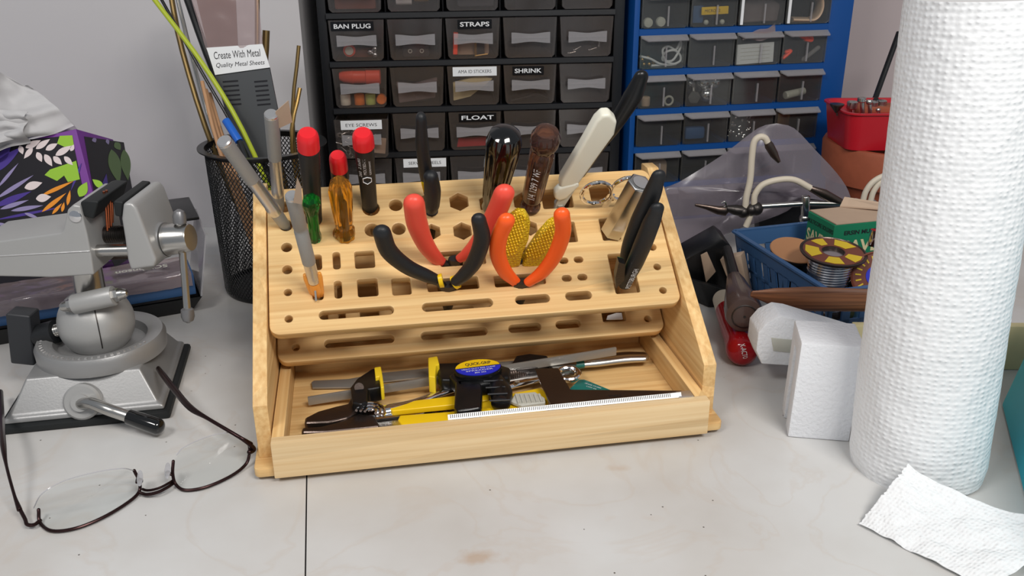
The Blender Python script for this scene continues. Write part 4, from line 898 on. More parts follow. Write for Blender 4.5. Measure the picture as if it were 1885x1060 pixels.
for c_, lb in ((2, 'crinkled clear bag in the topmost row of the blue cabinet'), (3, 'rolled pale strip in the topmost end drawer of the blue cabinet')):
    m = M()
    if c_ == 2:
        m.prism([up_(0, 2, x, 6, z) for x, z in ((-22, 2), (22, 3), (24, 20), (6, 31), (-10, 32), (-20, 16))], uz_ @ V((0, 8, 0))); m.bev(2)
        single('clear_packet', lb, 'bag', m, 'bagc')
        m = M(); m.prism([up_(0, 2, x, .8-1.2, z) for x, z in ((-24, 1), (-21, 1), (-21, 33), (-24, 33))], uz_ @ V((0, -1, 0))); single('white_divider', 'white upright strip at the side of the crinkled bag drawer', 'strip', m, 'paperw')
    else:
        P = [up_(0, 3, 6+11*cos(PI*i/12-PI/2), 8, 17+14*sin(PI*i/12-PI/2)) for i in range(13)]; m.tube([up_(0, 3, -16, 8, 4)]+P, 3, 8, flat=3, nrm=uz_ @ V((0, 1, 0))); single('rolled_strip', lb, 'strip', m, 'card')
        m = M(); m.prism([up_(0, 3, x, -.4, z) for x, z in ((-24, 1), (-21, 1), (-21, 33), (-24, 33))], uz_ @ V((0, -1, 0))); single('white_divider', 'white upright strip at the side of the rolled strip drawer', 'strip', m, 'paperw')
m = M(UF @ MX.Translation(uslot(1, 2)) @ fr((-2, 2.6, 12), (1, 0, .04), (0, 0, 1))); m.box((0, 0, 0), (43, 21, .8)); m.i = 1
for k_ in range(4): m.box((0, 6-4*k_, .5), (34, .5, .1))
single('printed_card', 'white printed card lying in the drawer with the protruding bag', 'card', m, ['paperw', 'greyrib'])
m = M(); m.grid(lambda u, v: up_(1, 2, -20+38*u, -3+6*v-5*sin(3*u)*v, 27+12*v*(.3+u)+1.5*sin(9*u+4*v)), 14, 8, .5); single('clear_packet', 'clear plastic bag sticking up out of the drawer with the printed card', 'bag', m, 'bagc')
for pts, r in ((((-6, 30), (0, 27), (6, 29), (9, 24), (2, 25)), 2.6), (((-22, 6), (-18, 9), (-14, 13), (-19, 12)), 2.2)):
    m = M(); m.tube(spline([up_(1, 3, x, 3, z) for x, z in pts]), r, 10, rd=(1, 1)); single('red_connector', 'bright red plastic connector in the end drawer under the topmost row', 'connector', m, 'hot', 'red connectors in one drawer')
m = M(); m.tube([up_(1, 3, 4, 6, 3), up_(1, 3, 20, 6, 15)], 2.4, 10, rd=(1, 1)); single('clear_tube', 'cloudy clear tube slanting in the drawer with the red connectors', 'tube', m, 'clearh')
m = M(); m.lathe([(1.6, 0), (4, .2), (4.4, 1), (4, 26)], up_(2, 3, -14, 5, 6), uz_ @ V((.96, .2, .12)), 16); single('clear_tube', 'cloudy hollow tube lying in the end drawer below the red connectors', 'tube', m, 'greyrib')
m = M(); m.box((-12, 10, 17), (16, 10, 24), UF @ MX.Translation(uslot(3, 3))); m.bev(4); single('ochre_packet', 'ochre yellow packet seen through an end drawer of the blue cabinet', 'packet', m, 'spooly' if 0 else 'brass')
m = M(); m.box((-8, 12, 10), (24, 10, 14), UF @ MX.Translation(uslot(3, 1))); m.bev(4); single('teal_packet', 'dim teal packet in a drawer above the grey bag', 'packet', m, 'bluebin')
random.seed(5)
for i in range(34):
    m = M(); m.ball(up_(3, 2, random.uniform(-22, 4), random.uniform(3, 12), random.uniform(3, 26)), random.uniform(.9, 1.8), 8); single('lead_shot', 'tiny shiny metal bead heaped in the drawer above the peak of the bag', 'bead', m, 'lit', 'metal beads in one drawer')
m = M(); m.box((6, 14, 12), (20, 14, 22), UF @ MX.Translation(uslot(4, 0))); m.bev(5); single('tan_packet', 'beige object in the lowest visible drawer of the blue cabinet', 'packet', m, 'card')

# ================================================================== BENCH VISE
VC = V((-304, 588, 0)); VY = R(11)
vs = thing('bench_vise', 'silver ball-jointed suction bench vise with a black gripped lever', 'vise', VC)
def sq_(half, z, F): return [F @ V((x*half[0], y*half[1], z)) for x, y in ((-1, -1), (1, -1), (1, 1), (-1, 1))]
VF = MX.Translation(VC) @ MX.Rotation(VY, 4, 'Z')
m = M(); m.rings([sq_((56, 56), 0.2, VF), sq_((56, 56), 5, VF), sq_((53, 53), 6, VF)]); m.bev(2.5); obj('rubber_pad', m, 'rubber', vs)
m = M(); m.rings([sq_((52, 52), 6, VF), sq_((51.5, 51.5), 9.5, VF), sq_((48, 49), 11, VF), sq_((37, 37), 32, VF)]); m.bev(1.6, 3); obj('base', m, 'vise', vs)
Cc = V((-299, 590, 0))
m = M(); m.lathe([(40, 30), (44, 31), (44.5, 40), (42.5, 43.5), (36, 44), (32, 42), (30, 36)], Cc, (0, 0, 1), 64, cap=(1, 1)); cr = obj('collar_ring', m, 'vise', vs)
m = M()
for i in range(26):
    a = -PI*.95+i*.105; p = Cc+V((39.5*cos(a), 39.5*sin(a), 43.9)); F_ = fr(p, (-sin(a), cos(a), 0), (-cos(a), -sin(a), 0)); m.F = F_; m.box((0, 0, 0), (random.uniform(.8, 2.2), random.uniform(1.2, 2.2), .7))
obj('raised_lettering', m, 'alu', cr)
m = M(); m.ball(V((-300, 590, 54)), 26, 40); ball_ = obj('ball_housing', m, 'visel', vs)
m = M(); P = [V((-300, 590, 54))+V((26.1*.47*cos(a), -26.1*.883*cos(a), 26.1*sin(a))) for a in [R(-26+i*7) for i in range(11)]]; m.tube(P, .4, 6); obj('split_line', m, 'gun', ball_)
bc = aY(173, 552, 570); bd_ = (aY(218, 542, 571)-aY(128, 562, 569)).normalized()
m = M(); m.tube([bc-bd_*14.5, bc+bd_*14.5], 7, 24); m.bev(.8); obj('clamp_barrel', m, 'visel', vs)
for s_ in (-1, 1):
    m = M(); m.lathe([(4.8, 14.5), (4.8, 18)], bc, bd_*s_, 6); m.lathe([(4.2, 18), (3.9, 21), (2.4, 23.6), (.6, 24.4)], bc, bd_*s_, 20); obj('cap_nut', m, 'steel', vs)
# side knob
kc = aY(46, 618, 588)
m = M(); m.box((0, 0, 0), (17, 15, 40), MX.Translation(kc) @ MX.Rotation(R(7), 4, 'Y')); m.bev(1.8, 3); kn = obj('tightening_knob', m, 'dk', vs)
m = M(); m.tube([kc+V((9, 0, 0)), kc+V((24, -1, 4))], [8, 8.5], 24); obj('knob_hub', m, 'blkm', kn)
m = M(); a, b = kc+V((22, -1, 4)), kc+V((32, -2, 7)); m.lathe([(4.2+(.5 if i % 2 else 0), (b-a).length*i/12) for i in range(13)], a, b-a, 20); obj('thread', m, 'steel', vs)
# post
m = M(); m.tube([V((-300, 590, 74)), V((-299, 590, 108))], [10.5, 10], 32); obj('post', m, 'gun' if 0 else 'steel', vs)
# fixed jaw and long body
YB = 562
def face(pts, Y, dep, mt, name, bv, seg=3, par=None, slant=0):
    m = M(); P = [aY(x, y, Y) for x, y in pts]; m.prism(P, (slant, dep, 0)); m.bev(bv, seg); return obj(name, m, mt, par or vs)
Pb = [(-60, 452), (-60, 512), (0, 509), (95, 511), (173, 506), (168, 470), (160, 430), (147, 379), (134, 377), (124, 386), (116, 424), (110, 429)]
fj = face(Pb, YB, 52, 'visel', 'fixed_jaw', 4, 4)
m = M(); m.tube([aY(-60, 476, YB-.1), aY(0, 471, YB-.1), aY(165, 462, YB-.1)], .5, 6); obj('casting_seam', m, 'alu', fj)
m = M(); c = aY(139, 398, YB); m.lathe([(4, .1), (4, .8), (2, 1.4)], c, (0, -1, 0), 20); obj('rivet', m, 'chrome', fj)
face([(147, 372), (157, 369), (181, 371), (172, 404), (152, 398)], YB+2, 50, 'rubber', 'jaw_pad', 1.5)
m = M(); a = aY(165, 462, YB+24)
obj_rod = M(); obj_rod.tube([aY(160, 462, YB+10), aY(245, 460, YB+10)], 4.2, 24); obj('guide_rod', obj_rod, 'steel', vs)
a, b = aY(165, 432, YB+26), aY(245, 430, YB+26)
m = M(); m.lathe([(5.4+(.7 if i % 2 else 0), (b-a).length*i/40) for i in range(41)], a, b-a, 24); obj('lead_screw', m, 'gun', vs)
m = M(); a, b = aY(165, 470, YB+42), aY(245, 466, YB+42); m.tube([a, b], 4.2, 20); obj('guide_rod', m, 'dsteel', vs)
mj = face([(226, 374), (242, 373), (251, 384), (262, 412), (273, 440), (288, 480), (284, 492), (240, 498), (234, 478), (229, 440), (223, 403)], YB, 52, 'visel', 'moving_jaw', 4, 4)
face([(208, 370), (226, 372), (224, 400), (211, 398)], YB+2, 50, 'rubber', 'jaw_pad', 1.5)
ja, jb = aY(262, 445, YB+24), aY(306, 441, YB+22); jx = (jb-ja).normalized()
m = M(); m.lathe([(20, 0), (17, 5), (13.5, 11), (12, 16)], ja+jx*2, jx, 40); obj('jaw_boss', m, 'vise', vs)
m = M(); m.lathe([(11.4, 17), (11.2, 18), (9.6, 33), (9, 34)], ja+jx*2, jx, 40); obj('screw_head', m, 'steel', vs)
hc = ja+jx*29
h0, h1 = aY(331, 408, YB+20), aY(345, 572, YB+8)
m = M(); m.tube([h0, hc, h1], 2.5, 16); obj('tommy_bar', m, 'steel', vs)
for p, q in ((h0, (h0-h1).normalized()), (h1, (h1-h0).normalized())):
    m = M(); m.lathe([(3, -2), (4.4, -1), (4.6, 4), (3.6, 7), (1, 8.6)], p, q, 20); obj('bar_knob', m, 'greyk', vs)
# lever
m = M(); c = aY(158, 733, 545); c = V((c.x, 541, c.z)); m.lathe([(12.5, -2), (12.5, 3), (11, 4.5)], c, (.15, -1, .35), 32); m.lathe([(6, 4), (6, 7.5)], c, (.15, -1, .35), 24); obj('lever_boss', m, 'visel', vs)
P = spline([c+V((1, -5, 1)), aY(168, 742, 530), aZ(200, 754, 19), aZ(238, 767, 13)])
m = M(); m.tube(P, 4, 16, rd=(.6, 0)); obj('lever', m, 'steel', vs)
m = M(); m.tube([P[-1], aZ(290, 785, 9)], [5.2, 5.6], 20, rd=(.1, .8)); obj('lever_grip', m, 'blkg', vs)
for i, (x0, y0, x1, y1) in enumerate(((191, 352, 198, 424), (196, 350, 201, 425), (201, 352, 205, 423), (206, 372, 207, 410), (189, 372, 196, 418))):
    m = M(); m.tube([aY(x0, y0, YB+20+3*i), aY((x0+x1)/2+1, (y0+y1)/2, YB+21+3*i), aY(x1, y1, YB+22+2*i)], .85, 8); single('copper_wire', 'thin copper wire gripped upright between the vise jaws', 'wire', m, 'copper', 'copper wires in the vise')

# ================================================================== GLASSES
def gz(x, y, z=2): return aZ(x, y, z)
gl = thing('reading_glasses', 'half-rim glasses with dark bronze frame lying upside down on the bench', 'glasses', gz(250, 900, 0))
for nm, rim, topl in (('a', [(52, 920, 9), (60, 942, 4), (74, 962, 1.6), (96, 977, 1.6), (140, 972, 1.6), (190, 952, 1.6), (235, 925, 1.6), (256, 905, 2.5), (256, 885, 8), (247, 866, 15)], [(247, 866, 15), (225, 862, 22), (180, 868, 24), (120, 884, 24), (78, 908, 20), (62, 935, 8)]),
                      ('b', [(319, 849, 15), (318, 872, 9), (324, 892, 3), (342, 902, 1.6), (380, 896, 1.6), (425, 876, 1.6), (452, 855, 3), (459, 835, 8), (459, 818, 12)], [(459, 818, 12), (452, 806, 17), (425, 796, 22), (385, 803, 24), (340, 822, 24), (325, 838, 20)])):
    if nm == 'a': rim = rim[1:]; rim[0] = (71, 938, 7)
    P = spline([gz(*p) for p in rim], 6); m = M(); m.tube(P, 1.0, 10, rd=(1, 1)); obj('rim', m, 'frame', gl)
    T = spline([gz(*p) for p in topl], 6); m = M(); m.tube(T, .35, 6); obj('lens_edge', m, 'lensr', gl)
    loop = P+T[1:]; cc = sum(loop, V())/len(loop)
    m = M(); n = len(loop); rs = [[cc+(p-cc)*f+V((0, 0, 1.6*(1-f*f))) for p in loop] for f in (1, .75, .5, .25, .04)]
    m.rings(rs+[[p-V((0, .6, 1.2)) for p in r] for r in rs[::-1]], (0, 0)); obj('lens', m, 'lens', gl, sharp=80)
br = spline([gz(256, 906, 2.5), gz(270, 910, 3), gz(290, 906, 4), (gz(308, 897, 4)), gz(320, 889, 3)])
m = M(); m.tube(br, 1.0, 10); m.tube([p+V((0, 2.2, 1.4)) for p in br[2:-2]], .8, 8); obj('bridge', m, 'frame', gl)
m = M(); m.tube(spline([gz(74, 958, 2), gz(62, 966, 3), gz(50, 965, 4), gz(46, 955, 5), gz(36, 936, 7)]), [1.1, 1.5, 1.7, 1.7, 1.4][0:1][0], 10, rd=(1, 0)); obj('end_piece', m, 'frame', gl)
m = M(); m.tube(spline([gz(36, 938, 7), gz(26, 910, 12), gz(12, 858, 20), gz(6, 820, 24), gz(3, 780, 22), gz(1, 722, 10)]), [1.5, .9, .9, 1.8, 1.9, 1.8], 10, flat=1.3, rd=(.5, 1)); obj('temple', m, 'frame', gl)
m = M(); m.tube(spline([gz(459, 832, 10), gz(464, 830, 9), gz(467, 826, 10), gz(460, 818, 15)]), 1.6, 10, rd=(.8, .8)); obj('end_piece', m, 'frame', gl)
m = M(); m.tube(spline([gz(462, 818, 15), gz(440, 804, 22), gz(384, 771, 28), gz(350, 750, 27), gz(322, 718, 26), gz(300, 690, 27), gz(291, 678, 26)]), [1.4, 1, 1, 1.8, 1.9, 1.8, 1.5], 10, flat=1.2, rd=(.5, 1)); obj('temple', m, 'frame', gl)
for x, y in ((257, 882), (308, 868)):
    P = [gz(x+6*cos(2*PI*i/20)*.9, y+13*sin(2*PI*i/20), 12) for i in range(20)]
    m = M(); m.hull(P, [p+V((0, 1.2, .8)) for p in P]); np_ = obj('nose_pad', m, 'lensr', gl)
    m = M(); m.tube(spline([gz(x-2 if x < 300 else x+2, y, 11), gz(x+(-6 if x < 300 else 8), y+6, 9), gz(x+(-3 if x < 300 else 9), y-8, 9)]), .7, 8); m.ball(gz(x+1, y+3, 11), 1.8, 10); obj('pad_arm', m, 'frame', np_)

# ================================================================== TISSUE BOX
BA = V((-390.353, 800.668, 147.575)); E1 = V((.224, -.328, -.918)).normalized(); E2 = V((-.023, .94, -.341)); E2 = (E2-E1*E2.dot(E1)).normalized(); E3 = V((-.974, -.097, -.203)); E3 = (E3-E1*E3.dot(E1)-E2*E3.dot(E2)).normalized()
bxm = thing('tissue_box', 'purple tissue box with a leafy black pattern, tilted behind the vise', 'box', BA+E1*125)
m = M(); H_, D_, L3 = 122, 80, 125
m.hull([BA, BA+E3*L3, BA+E3*L3+E2*D_, BA+E2*D_], [p+E1*H_ for p in (BA, BA+E3*L3, BA+E3*L3+E2*D_, BA+E2*D_)]); m.bev(1); obj('carton', m, 'purple', bxm)
MT['pblack'] = mat('print_black', (16, 12, 22), .5); MT['plil'] = mat('print_lilac', (146, 136, 178), .5); MT['pvio'] = mat('print_violet', (72, 52, 140), .5)
MT['pgrn'] = mat('print_green', (150, 196, 56), .5); MT['porg'] = mat('print_orange', (232, 146, 40), .5); MT['pwht'] = mat('print_white', (226, 212, 212), .5); MT['pdgr'] = mat('print_dark_green', (92, 116, 72), .5)
NL = -E2
if (CAM-BA).dot(NL) < 0: NL = -NL
m = M()
def pf(x, y, N, h): return aP(x, y, BA+N*h, N)
def shape(pts, i, N=None, h=.3, th=.2):
    m.i = i; N = N or NL; P = [pf(x, y, N, h) for x, y in pts]
    m.hull(P, [p-N*th for p in P]) if i == 0 else m.hull(P, [p-N*th for p in P])
def leaf(x0, y0, x1, y1, w_, i, h=.6, N=None):
    dx, dy = x1-x0, y1-y0; l = math.hypot(dx, dy); nx, ny = -dy/l, dx/l; P = []
    for k_ in range(17):
        t = k_/16; q = w_*sin(PI*t**.8); P.append((x0+dx*t+nx*q, y0+dy*t+ny*q))
    for k_ in range(15, 0, -1):
        t = k_/16; q = w_*sin(PI*t**.8); P.append((x0+dx*t-nx*q, y0+dy*t-ny*q))
    shape(P, i, N, h)
shape([(-60, 290), (0, 264), (50, 257), (132, 249), (178, 470), (182, 500), (-60, 560)], 0)
G = 3
shape([(110, 250), (133, 249), (136, 268), (118, 270), (105, 264)], G, h=.6); shape([(92, 312), (140, 296), (147, 330), (125, 335), (118, 323), (105, 333), (82, 322)], G, h=.6)
for a in ((146, 362, 160, 335, 9), (190, 345, 170, 330, 6)): leaf(*a, G, h=.6)
for x0, y0, x1, y1, w_ in ((60, 272, 44, 292, 5), (66, 274, 92, 256, 5.5), (47, 272, 75, 258, 6), (84, 276, 106, 264, 5.5), (102, 286, 133, 268, 6), (68, 280, 77, 298, 5.5), (82, 284, 96, 306, 6), (98, 288, 114, 303, 5.5), (118, 288, 134, 304, 5), (130, 278, 136, 266, 4), (36, 268, 42, 284, 5), (45, 346, 78, 336, 7.5), (66, 366, 94, 362, 7.5)): leaf(x0, y0, x1, y1, w_, 5, h=.8)
for x0, y0, x1, y1, w_ in ((-4, 345, 34, 300, 3), (-6, 365, 62, 322, 4), (0, 385, 53, 368, 4), (20, 388, 80, 378, 4), (45, 392, 72, 402, 3), (-4, 410, 30, 425, 4)): leaf(x0, y0, x1, y1, w_, 1, h=.7)
for x0, y0, x1, y1, w_ in ((-10, 380, 58, 352, 6), (-10, 405, 120, 380, 2.5), (-20, 320, 40, 270, 9), (150, 300, 130, 352, 2.5), (-5, 300, 20, 268, 8)): leaf(x0, y0, x1, y1, w_, 2, h=.55)
for x0, y0, x1, y1, w_ in ((76, 360, 136, 333, 3.6), (77, 390, 122, 355, 4), (124, 378, 129, 350, 3.4), (96, 394, 114, 374, 3), (114, 390, 118, 372, 3)): leaf(x0, y0, x1, y1, w_, 4, h=.75)
pm = obj('printed_front', m, ['pblack', 'plil', 'pvio', 'pgrn', 'porg', 'pwht'], bxm)
NR = -E3
m = M(); Q = BA+NR*0
shape([(155, 251), (228, 262), (243, 345), (248, 470), (212, 492), (188, 440)], 0, NR)
for x0, y0, x1, y1, w_ in ((205, 275, 220, 338, 11), (228, 275, 236, 332, 9), (212, 262, 222, 276, 6)): leaf(x0, y0, x1, y1, w_, 3, h=.6, N=NR)
for x0, y0, x1, y1, w_ in ((172, 254, 176, 262, 4), (197, 256, 200, 266, 3)): leaf(x0, y0, x1, y1, w_, 5, h=.6, N=NR)
leaf(190, 370, 196, 320, 6, 2, h=.6, N=NR)
obj('printed_side', m, ['pblack', 'plil', 'pvio', 'pdgr', 'porg', 'plil'], bxm)
# tissues
def crump(name, label, cat, corner, nu, nv, amp, fq, mt, th=.35, seed=0, par=None):
    A, B, C_, D_2 = [V(c) for c in corner]; nrm = (B-A).cross(D_2-A).normalized()
    def fn(u, v):
        p = A*(1-u)*(1-v)+B*u*(1-v)+C_*u*v+D_2*(1-u)*v
        q = noise.noise(V((u*fq*.55+seed, v*fq*1.3, seed*.7)))*1.3+.25*noise.noise(V((u*fq*1.4+seed, v*fq*1.6, 3+seed)))
        q2 = noise.noise(V((u*fq*.8, v*fq*.8+5, seed)))
        return p+nrm*(amp*q*1.5)+V((0, 0, 1))*(amp*.4*q2)
    m = M(); m.grid(fn, nu, nv, th, uvs=(.12, .12)); return single(name, label, cat, m, mt, sharp=70)
crump('tissue', 'crumpled grey-white tissue pulled out of the purple box, front fold', 'tissue', [aY(-60, 110, 800), aY(52, 158, 815), aY(138, 232, 800), aY(-60, 282, 775)], 30, 30, 12, 3.2, 'tissue', seed=2)
crump('tissue', 'second tissue drooping over the front edge of the purple box', 'tissue', [aY(-60, 200, 782), aY(50, 205, 785), aY(52, 260, 788), aY(-60, 300, 772)], 24, 24, 9, 3, 'tissue', seed=7)
crump('tissue', 'third tissue fold behind the others, its point reaching the corner of the box', 'tissue', [aY(20, 150, 830), aY(60, 162, 835), aY(145, 236, 815), aY(40, 256, 812)], 24, 24, 10, 3.5, 'tissue', seed=13)

# ================================================================== STORAGE TRAY, BLUE BOX AND CLEAR BAG BEHIND THE VISE
o_ = aZ(372, 575, 0); xl = (aZ(0, 640, 0)-o_).normalized(); yb = V((0, 0, 1)).cross(xl)
if yb.y < 0: yb = -yb
TF = fr(o_, xl, yb) if fr(o_, xl, yb).to_3x3().determinant() > 0 else fr(o_, xl, yb)
tr_ = thing('storage_tray', 'dark flared plastic tray with frosted sides behind the vise', 'tray', o_+xl*150)
def tq(a, b, z): return o_+xl*a+yb*b+V((0, 0, z))
m = M(); m.rings([[tq(8, 6, .2), tq(330, 6, .2), tq(330, 66, .2), tq(8, 66, .2)], [tq(-2, -2, 16), tq(340, -2, 16), tq(340, 72, 16), tq(-2, 72, 16)]], (1, 0)); 
m.rings([[tq(10, 8, 2), tq(328, 8, 2), tq(328, 64, 2), tq(10, 64, 2)], [tq(1, 1, 16), tq(337, 1, 16), tq(337, 69, 16), tq(1, 69, 16)]], (1, 0)); obj('base', m, 'blk', tr_)
m = M(); m.prism([tq(-2, -2, 16), tq(-16, 30, 60), tq(-16, 90, 68), tq(-2, 72, 16)], (-1.4, 0, 0)); obj('frosted_side', m, 'clearh', tr_)
m = M(); m.prism([tq(-14, 50, 69), tq(36, 50, 69), tq(36, 120, 69), tq(-14, 120, 69)], (0, 0, 3)); m.bev(1.2); obj('lid', m, 'blk', tr_)
bb = thing('flat_blue_box', 'long flat blue box lying in the tray behind the vise', 'box', tq(160, 20, 16.5))
m = M(); m.hull([tq(2, 3, 17), tq(330, 3, 17), tq(330, 44, 17), tq(2, 44, 17)], [tq(2, 3, 36), tq(330, 3, 36), tq(330, 44, 36), tq(2, 44, 36)]); m.bev(1); obj('carton', m, 'bluebin', bb)
bgl = thing('clear_bag', 'thin clear bag with upside down printing draped over the flat blue box', 'bag', tq(160, 30, 37))
def bagf(u, v):
    q = noise.noise(V((u*9, v*3, 1)))+.5*noise.noise(V((u*22, v*6, 4)))
    a = 4+u*320; 
    if v < .3: b = 1.2; z = 26+v/.3*12
    else: b = 1.2+(v-.3)/.7*44; z = 38
    return tq(a, b-(2*abs(q) if v < .3 else 0), z+2.5*abs(q))
m = M(); m.grid(bagf, 90, 20, .15); obj('film_sheet', m, 'bagc', bgl, sharp=80)
fx = xl; F_ = fr(tq(42, 20, 41.8), fx, -yb) 
m = M(F_); m.text('SCJohnson', MX(), 10, 42, bold=.02); obj('printing', m, 'greyrib', bgl)

# ================================================================== MESH CUP WITH RODS
cp = V((-221, 788, 0))
cup = thing('mesh_cup', 'black wire mesh pencil cup full of brass rods and strips', 'cup', cp)
HC = 135
m = M(); m.lathe([(0.5, .3), (47, .3), (48, 2), (48, 5), (47, 5), (47, 2.4), (.5, 2.4)], cp, (0, 0, 1), 48, cap=(0, 0)); obj('base', m, 'blk', cup)
m = M(); m.lathe([(50, HC-4), (51, HC-1), (56, HC), (56, HC+1), (50, HC+1), (49.4, HC-3)], cp, (0, 0, 1), 64, cap=(0, 0)); obj('rim', m, 'blk', cup)
m = M(); NW = 84
for s_ in (-1, 1):
    for i in range(NW):
        P = []
        for j in range(15):
            z = 4+(HC-6)*j/14; a = 2*PI*i/NW+s_*j/14*2.0; r = 48+2*j/14; P.append(cp+V((r*cos(a), r*sin(a), z)))
        m.tube(P, .5, 3, cap=(0, 0))
obj('mesh_wall', m, 'blk', cup, flatsh=True)
def rod(name, label, cat, pts, r, mt, group=None, flat=1, n=10):
    m = M(); m.tube(spline(pts, 4) if len(pts) > 2 else pts, r, n, flat=flat); return single(name, label, cat, m, mt, group)
fl_ = lambda x, y, z=7: V((cp.x+x, cp.y+y, z))
rod('brass_tube', 'long dull brass tube leaning out over the near side of the mesh cup', 'rod', [fl_(-15, 20, 6), aY(396, 282, 800), aY(336, 95, 830), aY(309, -40, 850)], 2.5, 'brassd')
rod('brass_tube', 'pale metal tube with a white sheen just behind the green strip', 'rod', [fl_(-5, 25), aY(405, 275, 812), aY(352, 100, 850), aY(318, -40, 870)], 2.0, 'steel')
rod('green_strip', 'long yellow-green strip crossing in front of the other rods in the cup', 'strip', [fl_(28, -8), aY(468, 284, 776), aY(385, 135, 800), aY(262, -30, 835)], 2.1, 'greenw')
rod('black_rod', 'thin black rod running beside the yellow-green strip', 'rod', [fl_(20, 0), aY(455, 284, 782), aY(370, 130, 806), aY(281, -30, 840)], 1.4, 'blk')
rod('black_rod', 'thick black rod between the green strip and the metal sheet packet', 'rod', [fl_(30, 22), aY(478, 290, 812), aY(398, 140, 850), aY(335, -30, 885)], 3.6, 'blkm')
for i, (x0, y0) in enumerate(((372, 150), (379, 165), (386, 172))):
    rod('wooden_dowel', 'thin brown wooden stick leaning among the rods at the near side of the cup', 'stick', [fl_(-6+4*i, -20), aY(404+7*i, 276, 770+4*i), aY(x0, y0, 800+4*i)], 1.7, 'dowel', 'wooden sticks in the cup')
pn = thing('pen', 'pen with a blue cap resting in the mesh cup under the green strip', 'pen', fl_(20, -20))
m = M(); m.tube([fl_(20, -20), aY(440, 258, 768)], 2, 10); obj('barrel', m, 'dk', pn)
m = M(); m.tube([aY(440, 260, 768), aY(416, 222, 778)], 3.6, 16, rd=(0, .4)); obj('cap', m, 'bluepen', pn)
rod('brass_rod', 'stout dull brass rod behind the metal sheet packet, its square top in view', 'rod', [fl_(20, 30), aY(492, 200, 830), aY(490, 56, 840)], 3.2, 'brassd')
rod('brass_rod', 'slim brass rod rising out of view beside the stout one', 'rod', [fl_(14, 32), aY(482, 200, 835), aY(473, -30, 855)], 2.2, 'brass')
rod('brass_rod', 'short bright brass rod at the far side of the cup', 'rod', [fl_(34, 10), aY(538, 275, 800), aY(552, 162, 815)], 1.9, 'brass')
rod('brass_rod', 'tall dark bronze rod just above the short bright one in the cup', 'rod', [fl_(34, 14), aY(540, 250, 806), aY(550, 84, 822)], 1.7, 'brassd')
# packet of metal sheets
pk = thing('metal_sheet_packet', 'clear packet of craft metal sheets with a white printed header standing in the cup', 'packet', fl_(10, 0, 60))
PY0 = 795
def pkp(x, y, d=0): return aY(x, y, PY0+(280-y)*.10+d)
m = M(); P = [pkp(*p) for p in ((395, 137), (496, 124), (512, 205), (520, 300), (448, 300), (418, 215))]; m.prism(P, (0, 2.0, 0)); obj('sheet', m, 'packgrey', pk)
m = M(); P = [pkp(*p, 1.5) for p in ((352, -40), (432, -40), (438, 90), (384, 92))]; m.prism(P, (0, 1, 0)); obj('copper_sheet', m, 'packcopper', pk)
m = M(); P = [pkp(*p, -1) for p in ((340, -40), (472, -40), (484, 86), (380, 92))]; m.grid(lambda u, v: (P[0]*(1-u)*(1-v)+P[1]*u*(1-v)+P[2]*u*v+P[3]*(1-u)*v)+V((0, 1.0*noise.noise(V((u*4, v*5, 0))), 0)), 20, 20, .2); obj('clear_sleeve', m, 'bagc', pk, sharp=80)
m = M(); P = [pkp(*p, -1.5) for p in ((380, 88), (483, 81), (497, 124), (396, 138))]; m.prism(P, (0, .8, 0)); m.i = 1
ux = P[1]-P[0]; uy = P[0]-P[3]; F_ = fr((P[0]+P[1])/2*.68+(P[2]+P[3])/2*.32-V((0, .15, 0)), ux, uy); m.text('Create With Metal', F_, 6.4, 41)
F_ = fr((P[0]+P[1])/2*.27+(P[2]+P[3])/2*.73-V((0, .15, 0)), ux, uy); m.text('Quality Metal Sheets', F_ @ MX(((1, .2, 0, 0), (0, 1, 0, 0), (0, 0, 1, 0), (0, 0, 0, 1))), 5.0, 43); obj('printed_header', m, ['paperw', 'ink'], pk)
m = M()
for k_ in range(6):
    for x0, x1 in ((410, 438), (468, 492)):
        a, b = pkp(x0+k_*1.2, 152+k_*8.5, -.4), pkp(x1+k_*1.2, 150+k_*8.5, -.4); m.hull([a, b, b+V((0, 0, 1.3)), a+V((0, 0, 1.3))], [q+V((0, .3, 0)) for q in (a, b, b+V((0, 0, 1.3)), a+V((0, 0, 1.3)))])
obj('small_print', m, 'ink', pk)

# ================================================================== PAPER TOWEL ROLL AND LOOSE SHEET
rb, rtop = V((255.5, 483, .3)), V((243.5, 487, 283)); ax = (rtop-rb).normalized(); hl = (rtop-rb).length
rl = thing('paper_towel_roll', 'tall white quilted paper towel roll standing on its end', 'roll', rb)
m = M(); yv = ax.cross(V((1, 0, 0))).normalized(); xv = yv.cross(ax)
def rollf(u, v):
    a = 2*PI*u; r = 40.5*(1-v)+36.5*v
    r += .7*noise.noise(V((cos(a)*2, sin(a)*2, v*7)))+.25*noise.noise(V((cos(a)*9, sin(a)*9, v*40)))
    if v < .03: r -= 1.5*(1-v/.03)
    return rb+ax*hl*v+(xv*cos(a)+yv*sin(a))*r
m.grid(rollf, 160, 120, 0, uvs=(.27, .283)); obj('paper_winding', m, 'towel', rl, sharp=80)
m = M()
rings = [[rollf(i/160, v_) for i in range(160)] for v_ in (1.0,)]
inn = [rb+ax*hl+(xv*cos(2*PI*i/160)+yv*sin(2*PI*i/160))*20 for i in range(160)]; inn2 = [p-ax*60 for p in inn]
m.rings([rings[0], inn, inn2], (0, 0)); bt = [[rollf(i/160, 0) for i in range(160)], [rb+(xv*cos(2*PI*i/160)+yv*sin(2*PI*i/160))*20 for i in range(160)]]; m.rings(bt, (0, 0)); obj('end_face', m, 'tissue', rl)
